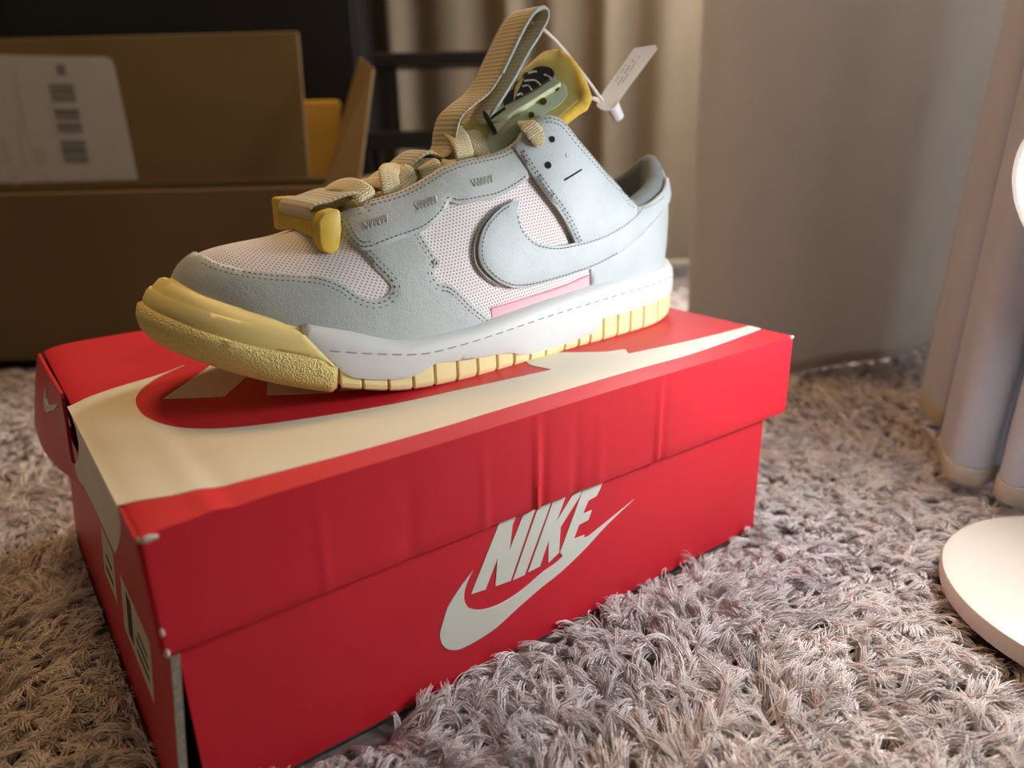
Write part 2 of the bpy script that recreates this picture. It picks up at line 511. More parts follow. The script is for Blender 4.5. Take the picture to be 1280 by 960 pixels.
# box body: five panels, the near end panel stands a little away from the corner
def quad_panel(name, pts, t, m, parent, n=None):
    """pts: 4 corners (outer face); t: thickness inwards along n"""
    pts = np.array(pts, float)
    nrm = np.cross(pts[1] - pts[0], pts[3] - pts[0]); nrm /= np.linalg.norm(nrm)
    if n is not None and nrm @ np.array(n) < 0: nrm = -nrm
    V = np.vstack([pts, pts - nrm * t])
    o = new_obj(name, V, [(0,1,2,3),(7,6,5,4),(0,4,5,1),(1,5,6,2),(2,6,7,3),(3,7,4,0)], m, parent, False)
    return recalc(o)
BX0, BX1, BY0, BY1, BZ1 = .0045, .3440, .0040, W - .004, LID - .006
quad_panel('front_panel', [(BX0, BY0, 0.002), (BX1, BY0, 0.002), (BX1, BY0, BZ1), (BX0, BY0, BZ1)], .002, RED, shoe_box, (0, -1, 0))
quad_panel('back_panel', [(BX0, BY1, 0.002), (BX1, BY1, 0.002), (BX1, BY1, BZ1), (BX0, BY1, BZ1)], .002, RED, shoe_box, (0, 1, 0))
quad_panel('end_panel', [(BX1 + .0005, BY0 + .002, 0.002), (BX1 + .0005, BY1 - .002, 0.002), (BX1 + .0005, BY1 - .002, BZ1), (BX1 + .0005, BY0 + .002, BZ1)], .002, RED, shoe_box, (1, 0, 0))
quad_panel('bottom_panel', [(BX0, BY0, 0.001), (BX1, BY0, 0.001), (BX1, BY1, 0.001), (BX0, BY1, 0.001)], .001, CARD_IN, shoe_box, (0, 0, -1))
EZ = LID - HL - .002
def endx(z): return 0.0015 - .0085 * (1 - z / EZ)
quad_panel('loose_end_panel', [(endx(.002), .0015, .002), (endx(.002), BY1, .002), (endx(EZ), BY1, EZ), (endx(EZ), .0015, EZ)], .0026, RED, shoe_box, (-1, 0, 0))
quad_panel('raw_edge', [(endx(.002), .0013, .002), (endx(.002) + .0030, .0013, .002), (endx(EZ) + .0030, .0013, EZ), (endx(EZ), .0013, EZ)], .0004, CORR, shoe_box, (0, -1, 0))
quad_panel('inner_liner', [(BX0 + .002, BY0 + .003, LID - .009), (BX1 - .002, BY0 + .003, LID - .009), (BX1 - .002, BY1 - .003, LID - .009), (BX0 + .002, BY1 - .003, LID - .009)], .001, CARD_IN, shoe_box, (0, 0, 1))

# printed mark: traced on the front panel, reused large on the lid
FN = [(588.75, 743), (620, 664.4), (624, 654), (645, 646), (641, 656), (637, 687.5), (650, 653.8), (654, 643.5), (669.5, 637), (665.6, 646.9), (638.5, 726), (619.4, 733), (622, 698), (607, 737)]
FI = [(641, 725.6), (669.4, 644), (673, 634), (689, 627.5), (685.6, 637.5), (656, 718.8)]
FK = [(660, 715.6), (687.5, 637.5), (691, 627.5), (707.5, 620), (703.8, 630), (696, 651), (710.6, 627.5), (715, 620), (728, 612), (724, 622), (701, 658.8), (698.8, 691), (685.6, 703.8), (686, 675.6), (675, 708)]
_sw_low = catmull([(793, 624), (760, 655), (728.8, 688.8), (700, 716), (675, 736), (647.5, 760), (620, 785), (597.5, 800), (581, 808.8), (570, 812.5), (558.8, 811), (552, 803.8), (550, 792.5), (553.8, 777.5), (560, 758.8), (568.8, 743.8), (580, 727.5), (591.5, 713)], 4)
_sw_in = catmull([(591.5, 713), (585, 726), (580.8, 740), (580.8, 751), (585, 758.8), (593.8, 762.3), (608.8, 761), (627.5, 753.8), (652.5, 737.5), (677.5, 716), (696, 702.5), (703.8, 695)], 4)[1:]
FS = np.vstack([_sw_low, _sw_in, np.array([(700, 690.6), (725.6, 621), (729, 611), (754, 600.5), (750.6, 610.6), (746, 620), (735.6, 626), (728.8, 642.5), (740, 637.5), (735.6, 650), (724, 656), (717.5, 673.8), (730.6, 668.8), (730, 672.5), (736, 670)])])
def front2(p):
    q = on_y(p[0], p[1], BY0 - .0003); return (q[0], q[2])
front_polys = [np.array([front2(p) for p in poly]) for poly in (FN, FI, FK, FS)]
def fmap(p, t): return (p[0], BY0 - t, p[1])
for nm, poly in zip(('printed_letter', 'printed_letter', 'printed_letter', 'printed_mark'), front_polys):
    prism(poly, fmap, nm, GREYWHITE, shoe_box, .0003)
# affine fit front mark -> lid top
src = [(591.5, 713), (703.8, 695), (730, 672.5), (717.5, 673.8), (580.8, 746), (588.75, 743), (607, 737), (619.4, 733), (638.5, 726), (600, 762.3), (730.6, 668.8), (705, 709)]
dst = [(232, 456), (690.4, 463.7), (784.7, 443.3), (723.6, 442), (170, 500), (204, 500), (280.6, 497.5), (326, 495), (399, 491), (262, 537), (782, 437), None]
A = []; Bv = []
for s_, d_ in zip(src, dst):
    if d_ is None: continue
    a = front2(s_); b = on_z(d_[0], d_[1], LID)
    A.append((a[0], a[1], 1)); Bv.append((b[0], b[1]))
AFF, *_ = np.linalg.lstsq(np.array(A), np.array(Bv), rcond=None)
def lidmap2(P): return np.hstack([P, np.ones((len(P), 1))]) @ AFF
def clip(poly, axis, val, keep_gt):
    out = []; n = len(poly)
    for i in range(n):
        a = poly[i]; b = poly[(i+1) % n]
        ia = (a[axis] > val) == keep_gt; ib = (b[axis] > val) == keep_gt
        if ia: out.append(a)
        if ia != ib:
            t = (val - a[axis]) / (b[axis] - a[axis]); out.append(a + t * (b - a))
    return np.array(out)
def dedupe(poly, eps=1e-5):
    out = [poly[0]]
    for p in poly[1:]:
        if np.hypot(*(p - out[-1])) > eps: out.append(p)
    if np.hypot(*(out[0] - out[-1])) < eps: out.pop()
    return np.array(out)
# the check mark on the lid is retraced where it shows; the letters come from the fit
def lidpx(P): return np.array([on_z(x, y, LID)[:2] for x, y in P])
_low = catmull([(950.7, 411), (905, 427.5), (859, 443.8), (790, 463.7), (699.7, 490.3), (620, 513), (567, 529), (470, 557), (380, 582), (300, 603), (216, 620), (160, 626)], 4)
_inn = catmull([(232, 456), (197, 472), (179, 485), (170, 498), (172, 510), (181, 521), (200, 530), (230, 536), (270, 537.5), (320, 533), (380, 524), (440, 514), (500, 503), (567, 489), (620, 478.4), (690.4, 463.7)], 4)
lid_mark = np.vstack([lidpx(_low), np.array([(-.0019, lidpx([(160, 626)])[0][1] + .001)]),
                      np.array([(-.0019, lidpx([(95, 501)])[0][1])]), lidpx(catmull([(96, 500.5), (150, 483), (200, 468), (232, 456)], 4)[:-1]),
                      lidpx(_inn), lidpx([(662.5, 458), (655, 450), (690, 442), (723.6, 442), (758, 441), (782, 437), (784.7, 443.3), (859, 426.6), (905, 415.5), (942.7, 405.8)])])
lid_mark[:, 0] = np.clip(lid_mark[:, 0], -.0019, L - .0002)
def lmap(p, t): return (p[0], p[1], float(lidz(p[0], p[1])) + t)
prism(dedupe(resample(lid_mark, .003, True)), lmap, 'printed_mark', CREAM, shoe_box, .0004, step=.003, smooth=True)
for poly, dy_ in zip(front_polys[:3], (0.0, .004, .010)):
    q = lidmap2(poly) + np.array([0, dy_])
    prism(dedupe(resample(q, .003, True)), lmap, 'printed_letter', CREAM, shoe_box, .0003, step=.008, smooth=True)
# the mark folds over the end of the lid
lens_px = catmull([(104.5, 552), (121, 566), (140, 602), (152, 630), (156, 655), (153, 682), (146, 694), (136, 686), (122, 655), (108, 618), (99, 585), (103.5, 572)], 4, True, (0,))
lens = np.array([endpt(*q) for q in lens_px])
def _cl(q): return np.array([q[0], max(q[1], LID - HL + .0005)])
_rb = catmull([endpt(*q) for q in ((154, 634), (157, 650), (156.5, 668), (152, 686), (146, 694.5))], 5)
_lb = [endpt(*q) for q in ((136, 687), (122, 657), (108, 620), (100, 590))]
_y0 = _rb[0][0]
_hi = [np.array([q[0] - .0006, q[1]]) for q in (slit[5], slit[4], slit[3], slit[2])] + [np.array([y_, float(lidz(0, y_)) + .0003]) for y_ in np.linspace(slit[1][0] - .003, _y0, 24)]
lens = np.array([_cl(q) for q in list(_rb) + _lb] + _hi)
prism(dedupe(lens), lambda p, t: (float(flare(p[0], p[1])) - .0016 - t, p[0], p[1]), 'printed_mark', CREAM, shoe_box, .0003, step=.006)
_sw = np.vstack([_sw_low, _sw_in[:-1], np.array([(736, 670)])])
_sw = np.array([front2(q) for q in _sw]); _sc = .046 / (_sw[:, 0].max() - _sw[:, 0].min()); _mid = (_sw.max(0) + _sw.min(0)) / 2
_tc = endpt(66, 507)
tabm = np.stack([_tc[0] - (_sw[:, 0] - _mid[0]) * _sc, _tc[1] + (_sw[:, 1] - _mid[1]) * _sc], 1)
prism(dedupe(tabm), lambda p, t: (float(flare(p[0], p[1])) - .0016 - t, p[0], p[1]), 'printed_small_mark', GREYWHITE, shoe_box, .0005)
# stickers on the loose end panel
def end_hit(px, py):
    d = pray(px, py); y = z = 0
    a = np.array([endx(.002), 0, .002]); b = np.array([endx(EZ), 0, EZ]); n = np.array([b[2] - a[2], 0, -(b[0] - a[0])]); n /= np.linalg.norm(n)
    t = ((a - CAM) @ n) / (d @ n); return CAM + t * d
def endpanel(name, px, m, lift, parent=shoe_box):
    P = [end_hit(*q) for q in px]
    return prism([(q[1], q[2]) for q in P], lambda p, t: (endx(p[1]) - lift - t, p[0], p[1]), name, m, parent, .0002)
STICK = mat('white_sticker', (.66, .58, .46), .6, .3, .05, 200)
INK = mat('black_ink', (.03, .03, .03), .6, .3)
def yz_quad(y0, y1, z0, z1): return [(y0, z0), (y1, z0), (y1, z1), (y0, z1)]
def sticker(y0, y1, z0, z1, bars):
    o = prism(yz_quad(y0, y1, z0, z1), lambda p, t: (endx(p[1]) - t, p[0], p[1]), 'sticker', STICK, shoe_box, .0002)
    for (a, b, c, d) in bars:
        prism(yz_quad(y0 + (y1 - y0) * a, y0 + (y1 - y0) * b, z0 + (z1 - z0) * c, z0 + (z1 - z0) * d), lambda p, t: (endx(p[1]) - .0002 - t, p[0], p[1]), 'printed_bar', INK, o, .0001)
a1, a2 = end_hit(152, 735), end_hit(191, 848)
sticker(min(a1[1], a2[1]) , max(a1[1], a2[1]), LID - HL - .047, LID - HL - .019, [(.62, .80, .15, .9), (.1, .5, .2, .28), (.1, .5, .4, .48), (.1, .42, .6, .66)])
b1, b2 = end_hit(131, 708), end_hit(148, 764)
sticker(min(b1[1], b2[1]), max(b1[1], b2[1]), LID - HL - .043, LID - HL - .016, [(.2, .8, .2, .3), (.2, .7, .5, .58)])
# scuffed corners
def blob(c, s, name, m, parent):
    bm = bmesh.new(); bmesh.ops.create_icosphere(bm, subdivisions=2, radius=1)
    for v in bm.verts:
        k = 1 + .25 * math.sin(v.co.x * 7 + v.co.y * 5 + v.co.z * 9)
        v.co = Vector((v.co.x * s[0] * k, v.co.y * s[1] * k, v.co.z * s[2] * k))
    Vv = [tuple(np.array(c) + np.array(v.co)) for v in bm.verts]; Ff = [[v.index for v in f.verts] for f in bm.faces]
    bm.free()
    return new_obj(name, Vv, Ff, m, parent)
blob((.0025, .0002, LID - .0022), (.0035, .0012, .0013), 'scuffed_corner', SCUFF, shoe_box)
blob((L - .0008, .0004, LID - .0008), (.0016, .0012, .0012), 'scuffed_corner', SCUFF, shoe_box)
blob((.0006, .0000, LID - HL + .0012), (.0009, .0009, .0018), 'scuffed_corner', SCUFF, shoe_box)
blob((.0004, .0000, LID - HL + .010), (.0008, .0008, .0016), 'scuffed_corner', SCUFF, shoe_box)

# ------------------------------------------------------------------ sneaker: skeleton surfaces
#        x     ylat   ymed   zbot   zbite   Tx    Ty    Tz    yc    n
KN = [(.036, .130, .130, .0345, .0585, .066, .127, .0690, .127, 1.55),
      (.040, .108, .152, .0325, .0560, .070, .126, .0702, .126, 1.75),
      (.050, .092, .164, .0282, .0515, .077, .125, .0717, .125, 1.8),
      (.066, .079, .171, .0210, .0450, .088, .124, .0728, .124, 1.9),
      (.086, .0705,.1745,.0135, .0385, .100, .122, .0742, .122, 1.9),
      (.108, .065, .1755,.0070, .0325, .114, .117, .0775, .120, 1.9),
      (.138, .0615,.174, .0010, .0235, .131, .101, .0860, .119, 1.6),
      (.170, .0605,.170, .0000, .0240, .156, .094, .0930, .118, 1.5),
      (.200, .062, .165, .0000, .0270, .184, .092, .1010, .117, 1.5),
      (.230, .0645,.160, .0000, .0297, .214, .091, .1110, .116, 1.5),
      (.258, .0665,.156, .0000, .0318, .240, .089, .1235, .115, 1.5),
      (.285, .068, .152, .0000, .0332, .263, .087, .1110, .114, 1.6),
      (.312, .0705,.1485,.0000, .0337, .288, .081, .0830, .113, 1.7),
      (.336, .0785,.141, .0005, .0340, .315, .081, .0860, .111, 1.8),
      (.352, .092, .128, .0010, .0345, .345, .093, .0970, .110, 1.8),
      (.358, .109, .109, .0012, .0345, .355, .109, .1010, .109, 1.8)]
KN = np.array(KN); NK = len(KN)
# throat and collar edge, read off the photograph at the depth where it runs
for k_, (px_, py_, y_) in {6: (434, 262, .101), 7: (500, 243, .0955), 8: (563, 208, .0935), 9: (626, 193, .0915), 10: (688, 146, .0865), 11: (744, 207, .086), 12: (794, 266, .081), 13: (811, 256, .082), 14: (830, 234, .092)}.items():
    q_ = on_y(px_, py_, y_); KN[k_, 5:8] = (q_[0], y_, q_[2] - LID)
KN[15, 5:8] = (.354, .109, .0965)
KN[14, 5] = min(KN[14, 5], .347)
def pchip(xk, yk, x):
    xk = np.asarray(xk, float); yk = np.asarray(yk, float)
    h = np.diff(xk); d = np.diff(yk) / h
    m = np.zeros(len(xk))
    for i in range(1, len(xk) - 1):
        if d[i-1] * d[i] > 0:
            w1 = 2*h[i] + h[i-1]; w2 = h[i] + 2*h[i-1]
            m[i] = (w1 + w2) / (w1 / d[i-1] + w2 / d[i])
    m[0] = d[0]; m[-1] = d[-1]
    i = np.clip(np.searchsorted(xk, x) - 1, 0, len(h) - 1)
    t = (x - xk[i]) / h[i]
    return (2*t**3-3*t**2+1)*yk[i] + (t**3-2*t**2+t)*h[i]*m[i] + (-2*t**3+3*t**2)*yk[i+1] + (t**3-t**2)*h[i]*m[i+1]
dl = np.hypot(np.diff(KN[:, 0]), np.diff(KN[:, 1])); UK = np.concatenate([[0], np.cumsum(dl)]); UK /= UK[-1]
# knots over the whole loop, with a wrap on both heel ends so the tangents are smooth there
def loop_knots(latv, medv):
    full = np.concatenate([medv[::-1], latv[1:]])              # u from -1 to 1
    u = np.concatenate([-UK[::-1], UK[1:]])
    pre_u = np.array([-1 - (1 - UK[-3]), -1 - (1 - UK[-2])]); pre_v = np.array([latv[-3], latv[-2]])
    post_u = np.array([1 + (1 - UK[-2]), 1 + (1 - UK[-3])]); post_v = np.array([medv[-2], medv[-3]])
    return np.concatenate([pre_u, u, post_u]), np.concatenate([pre_v, full, post_v])
def loopfn(latv, medv=None):
    medv = latv if medv is None else medv
    a, b = loop_knots(np.asarray(latv), np.asarray(medv))
    return lambda u: pchip(a, b, u)
fx = loopfn(KN[:, 0]); fy = loopfn(KN[:, 1], KN[:, 2]); fzb = loopfn(KN[:, 3]); fzt = loopfn(KN[:, 4])
fTx = loopfn(KN[:, 5]); fTy = loopfn(KN[:, 6], 2 * KN[:, 8] - KN[:, 6]); fTz = loopfn(KN[:, 7]); fn_n = loopfn(KN[:, 9])
NU = 361
UU = np.linspace(-1, 1, NU)
# smooth plan outline: average pchip a little
def smooth1(a, k=3, wrap=True):
    for _ in range(k):
        p = np.concatenate([a[-3:-1], a, a[1:3]]) if wrap else np.pad(a, 2, mode='edge')
        a = (p[:-4] + 4*p[1:-3] + 6*p[2:-2] + 4*p[3:-1] + p[4:]) / 16
    return a
OX = smooth1(fx(UU), 8); OY = smooth1(fy(UU), 8); OZB = smooth1(fzb(UU), 6); OZT = smooth1(fzt(UU), 6)
TX = smooth1(fTx(UU), 6); TY = smooth1(fTy(UU), 6); TZ = smooth1(fTz(UU), 6); NN = smooth1(fn_n(UU), 6)
tx = np.gradient(np.concatenate([OX[-3:-1], OX, OX[1:3]]))[2:-2]; ty = np.gradient(np.concatenate([OY[-3:-1], OY, OY[1:3]]))[2:-2]
ll = np.hypot(tx, ty); NX, NY = ty / ll, -tx / ll            # outward?  flip if needed
cx, cy = OX.mean(), OY.mean()
if np.mean(NX * (OX - cx) + NY * (OY - cy)) < 0: NX, NY = -NX, -NY

class Surf:
    def __init__(s, grid, lat=True):
        s.lat = lat; s.g = grid; s.nu, s.nv = grid.shape[:2]
        V = grid.reshape(-1, 3); F = []
        for i in range(s.nu - 1):
            for j in range(s.nv - 1):
                a = i * s.nv + j
                F.append((a, a + s.nv, a + s.nv + 1, a + 1))
        s.F = F
        s.bvh = BVHTree.FromPolygons([Vector(v) for v in V], F)
        du = np.gradient(grid, axis=0); dv = np.gradient(grid, axis=1)
        n = np.cross(du, dv); n /= np.linalg.norm(n, axis=2)[:, :, None] + 1e-15
        mid = grid.mean((0, 1))
        if ((grid - mid) * n).sum() < 0: n = -n
        s.n = n
        s.pix = to_pix(V)
        front = ((V - CAM) * n.reshape(-1, 3)).sum(1) < 0
        s.front = front
        # metric scale of the parameters
        s.mu = np.linalg.norm(du, axis=2).mean() * (s.nu - 1) / 2
        s.mv = np.linalg.norm(dv, axis=2).mean() * (s.nv - 1)
    def _bil(s, A, u, v):
        a = np.clip((np.asarray(u) + 1) / 2 * (s.nu - 1), 0, s.nu - 1.001); b = np.clip(np.asarray(v) * (s.nv - 1), 0, s.nv - 1.001)
        i = a.astype(int); j = b.astype(int); p = (a - i)[..., None]; q = (b - j)[..., None]
        return A[i, j]*(1-p)*(1-q) + A[i+1, j]*p*(1-q) + A[i, j+1]*(1-p)*q + A[i+1, j+1]*p*q
    def P(s, u, v): return s._bil(s.g, u, v)
    def N(s, u, v):
        n = s._bil(s.n, u, v); return n / (np.linalg.norm(n, axis=-1, keepdims=True) + 1e-15)
    def uv_of(s, i_face, loc):
        i, j = divmod(i_face, s.nv - 1)
        a, b, c = s.g[i, j], s.g[i+1, j], s.g[i, j+1]
        e1, e2 = b - a, c - a; w = np.asarray(loc) - a
        M2 = np.array([[e1@e1, e1@e2], [e1@e2, e2@e2]]) + np.eye(2) * 1e-16
        p, q = np.linalg.solve(M2, np.array([w@e1, w@e2]))
        p = np.clip(p, 0, 1); q = np.clip(q, 0, 1)
        return ((i + p) / (s.nu - 1) * 2 - 1, (j + q) / (s.nv - 1))
    def hit(s, px, py):
        d = pray(px, py)
        r = s.bvh.ray_cast(Vector(CAM), Vector(d).normalized())
        if r[0] is not None:
            q = s.uv_of(r[2], r[0])
            if not s.lat or (q[0] > -.02 and (s.N(*q) @ d) < 0): return q
        e = np.hypot(s.pix[:, 0] - px, s.pix[:, 1] - py) + np.where(s.front, 0, 1e6)
        if s.lat: e = e + np.where(np.repeat(np.linspace(-1, 1, s.nu), s.nv) >= 0, 0, 1e6)
        k = int(np.argmin(e)); i, j = divmod(k, s.nv)
        return (i / (s.nu - 1) * 2 - 1, j / (s.nv - 1))
    def near(s, p):
        r = s.bvh.find_nearest(Vector(p)); return s.uv_of(r[2], r[0])
    def uv(s, pts): return np.array([s.hit(*p) for p in pts])

sneaker = empty('sneaker', (.2, .115, LID), 'pale grey leather low sneaker with cream laces standing on the red shoe box', 'shoe')
SZ = LID
# upper: bite line to throat and collar edge
NV = 49
th = np.linspace(0, math.pi / 2, NV)
LEAN = .0085 * np.clip((.36 - abs(UU)) / .22, 0, 1) ** 1.0; LEAN = smooth1(LEAN, 10)
BXu, BYu, BZu = OX - NX * (.0062 + LEAN), OY - NY * (.0062 + LEAN), OZT - .004
G = np.zeros((NU, NV, 3))
for i in range(NU):
    e = 2.0 / NN[i]
    h = 1 - np.clip(np.cos(th), 0, 1) ** e; w = np.sin(th) ** e
    # the heel and sides keep a slight swell
    G[i, :, 0] = BXu[i] + (TX[i] - BXu[i]) * h
    G[i, :, 1] = BYu[i] + (TY[i] - BYu[i]) * h
    G[i, :, 2] = BZu[i] + (TZ[i] - BZu[i]) * w
    sw = .0022 * np.sin(np.pi * np.linspace(0, 1, NV)) * np.clip((abs(UU[i]) - .35) / .3, 0, 1)
    G[i, :, 0] += NX[i] * sw; G[i, :, 1] += NY[i] * sw
G[:, :, 2] += SZ
UP = Surf(G)
# sole wall
prof = [(.0060, .0), (.0030, .012), (.0012, .06), (.0004, .18), (.0, .40), (.0, .72), (.0006, .88), (.0018, .96), (.0042, 1.0), (.0090, 1.0)]
pk = np.concatenate([[0], np.cumsum([math.hypot((a[0]-b[0]) / .03, a[1]-b[1]) for a, b in zip(prof[1:], prof[:-1])])]); pk /= pk[-1]
NW = 41
ww = np.linspace(0, 1, NW)
pin = np.interp(ww, pk, [p[0] for p in prof]); pz = np.interp(ww, pk, [p[1] for p in prof])
GW = np.zeros((NU, NW, 3))
pin = pin[None, :] + LEAN[:, None] * np.clip((pz - .38) / .62, 0, 1)[None, :]
GW[:, :, 0] = OX[:, None] - NX[:, None] * pin; GW[:, :, 1] = OY[:, None] - NY[:, None] * pin
GW[:, :, 2] = OZB[:, None] + (OZT - OZB)[:, None] * pz + SZ
SOLE = Surf(GW)

def grid_obj(name, grid, m, parent, close_bottom=False):
    nu, nv = grid.shape[:2]
    F = []
    for i in range(nu - 1):
        for j in range(nv - 1):
            a = i * nv + j; F.append((a, a + nv, a + nv + 1, a + 1))
    o = new_obj(name, grid.reshape(-1, 3), F, m, parent)
    return o
def add_metric_uv(o, S, uvs):
    lay = o.data.uv_layers.new(name='metric')
    vi = np.empty(len(o.data.loops), np.int32); o.data.loops.foreach_get('vertex_index', vi)
    lay.data.foreach_set('uv', np.asarray(uvs)[vi].astype(np.float32).ravel())
def metric_uv_grid(grid):
    s = np.zeros(grid.shape[:2]); t = np.zeros(grid.shape[:2])
    s[1:] = np.cumsum(np.linalg.norm(np.diff(grid, axis=0), axis=2), 0).mean(1)[:, None]
    t[:, 1:] = np.cumsum(np.linalg.norm(np.diff(grid, axis=1), axis=2), 1)
    return np.stack([s, t], 2).reshape(-1, 2)

def panel(name, S, uvpoly, thick, m, parent=None, step=.0035, lift=0.0, edge=.45, sink=.0008, bow=0.0, plan_uv=False):
    """an overlay cut from the surface S: uv outline, own thickness, softened rim"""
    sc = np.array([S.mu, S.mv])
    poly = dedupe(np.asarray(uvpoly) * sc, 2e-4)
    pts, tris, _ = tri_poly(poly, step)
    dist = dist_poly(pts, poly)
    uv = pts / sc
    P = S.P(uv[:, 0], uv[:, 1]); Nn = S.N(uv[:, 0], uv[:, 1])
    k = edge + (1 - edge) * np.clip(dist / .0012, 0, 1) ** .6
    top = P + Nn * (lift + thick * k)[:, None]
    bot = P + Nn * (lift - sink)
    n = len(pts)
    F = list(tris) + rim_faces(tris, n)
    V = np.vstack([top, bot])
    o = new_obj(name, V, F, m, parent or sneaker)
    recalc(o)
    # make sure it faces outwards
    nn = np.array([p.normal for p in o.data.polygons][:len(tris)]); c = np.array([p.center for p in o.data.polygons][:len(tris)])
    if plan_uv: add_metric_uv(o, S, np.vstack([pts, pts]))
    sharp_by_angle(o, 70)
    return o
def line3(S, uvline, off=0.0, lift=0.0, step=.0024):
    """a line on S in 3D, shifted sideways by off; returns points, tangents, normals"""
    uvline = np.asarray(uvline)
    P = S.P(uvline[:, 0], uvline[:, 1])
    s = np.concatenate([[0], np.cumsum(np.linalg.norm(np.diff(P, axis=0), axis=1))])
    n = max(2, int(s[-1] / step)); t = np.linspace(0, s[-1], n + 1)
    Q = np.stack([np.interp(t, s, P[:, k]) for k in range(3)], 1)
    uvq = np.array([S.near(q) for q in Q]); Nn = S.N(uvq[:, 0], uvq[:, 1])
    T = np.gradient(Q, axis=0); T /= np.linalg.norm(T, axis=1)[:, None] + 1e-12
    B = np.cross(Nn, T)
    Q = Q + B * off
    uvq = np.array([S.near(q) for q in Q]); Nn = S.N(uvq[:, 0], uvq[:, 1])
    Q = S.P(uvq[:, 0], uvq[:, 1]) + Nn * lift
    return Q, T, Nn
def stitches(name, S, uvlines, m, parent, offs=(0.0,), lift=.0012, size=(.0016, .00055, .0004), step=.0024):
    V = []; F = []
    base = [(-1,0,0),(-.6,-1,.3),(.6,-1,.3),(1,0,0),(.6,1,.3),(-.6,1,.3),(-.5,0,1),(.5,0,1)]
    fcs = [(0,1,6),(1,2,7,6),(2,3,7),(3,4,7),(4,5,6,7),(5,0,6)]
    for ul in uvlines:
        for off in offs:
            Q, T, Nn = line3(S, ul, off, lift, step)
            B = np.cross(Nn, T)
            for q, t_, n_, b_ in zip(Q, T, Nn, B):
                k = len(V)
                for a, b, c in base: V.append(q + t_ * a * size[0] / 2 + b_ * b * size[1] / 2 + n_ * (c * size[2] - .0001))
                F += [tuple(i + k for i in f) for f in fcs]
    o = new_obj(name, V, F, m, parent, False)
    recalc(o); tag(o, kind='stuff')
    return o

# ---- base: knit mesh upper
body = grid_obj('mesh_upper', G, MESH, sneaker)
add_metric_uv(body, UP, metric_uv_grid(G)); recalc(body)
# ---- sole core
ncap = NW
Vs = GW.reshape(-1, 3); Fs = []
for i in range(NU - 1):
    for j in range(NW - 1):
        a = i * NW + j; Fs.append((a, a + NW, a + NW + 1, a + 1))
half = NU // 2
for k in range(half):                                          # underside and top: strips between lateral and medial
    a, b = half + k, half - k
    for j in (0, NW - 1):
        if k < half: Fs.append((a * NW + j, (a + 1) * NW + j, (b - 1) * NW + j, b * NW + j) if k else (a * NW + j, (a + 1) * NW + j, (b - 1) * NW + j))
# the core sits 3 mm inside so blocks and midsole stand proud
core_g = GW.copy(); core_g[:, :, 0] -= NX[:, None] * .0022; core_g[:, :, 1] -= NY[:, None] * .0022
core_g[:, :, 2] = np.maximum(core_g[:, :, 2], (OZB + SZ)[:, None] + .0012)
core = new_obj('outsole', core_g.reshape(-1, 3), Fs, YELLOW, sneaker); recalc(core); sharp_by_angle(core, 40)

# ---- traced lines on the sole (pixels of the photograph, landing on the sole wall)
lip = SOLE.uv(catmull([(184, 380), (200, 388), (228, 400), (256, 413), (282, 423), (310, 430), (334, 435), (365, 440), (395, 445), (422, 459)], 4))
bump_top = SOLE.uv(catmull([(209, 353), (240, 366), (268, 377), (300, 387), (334, 398), (360, 408), (376, 417)], 4))
diag = SOLE.uv(catmull([(376, 417), (388, 427), (404, 443), (423, 459)], 4))
u_t = SOLE.hit(423, 470)[0]
def mirror(a):
    b = np.array(a).copy(); b[:, 0] *= -1; return b[::-1]
def sym(a):                                                     # extend a lateral line that starts at the toe over to the inner side
    a = np.array(a); a = a[a[:, 0] > .012]
    return np.vstack([mirror(a), [[0, a[0, 1]]], a])
def calm(a, n=90, k=14):
    a = np.array(a); o_ = np.argsort(a[:, 0]); a = a[o_]
    uu_ = np.linspace(a[0, 0], a[-1, 0], n); vv_ = np.interp(uu_, a[:, 0], a[:, 1])
    for _ in range(k): vv_[1:-1] = (vv_[:-2] + 2 * vv_[1:-1] + vv_[2:]) / 4
    return np.stack([uu_, vv_], 1)
lip_s = calm(sym(lip)); bt_s = calm(sym(bump_top))
low = np.stack([np.linspace(u_t, -u_t, 60), np.full(60, .04)], 1)
lip_end = np.array([[u_t, lip[-1, 1]]])
toe_low = np.vstack([mirror(lip_end), lip_s[(abs(lip_s[:, 0]) < u_t)], lip_end, low])
panel('toe_outsole', SOLE, toe_low, .0042, YELLOW_ROUGH, edge=.35, step=.003)
dg = diag[1:-1]
bump_poly = np.vstack([mirror(dg)[::1], bt_s, dg, [[u_t * .99, lip[-1, 1] - .02]], lip_s[::-1] - np.array([0, .05]), [[-u_t * .99, lip[-1, 1] - .02]]])
panel('toe_bumper', SOLE, bump_poly, .0014, YELLOW, edge=.6, step=.003)
groove = SOLE.uv(catmull([(196, 367), (230, 381), (264, 393), (300, 403), (334, 410), (381, 421)], 4))
gs = calm(sym(groove)); gq = np.array(gs)
low_band = np.vstack([gs, (lip_s[::-1] - np.array([0, .02]))])
panel('toe_bumper_band', SOLE, low_band, .0029, YELLOW, edge=.80, step=.002)

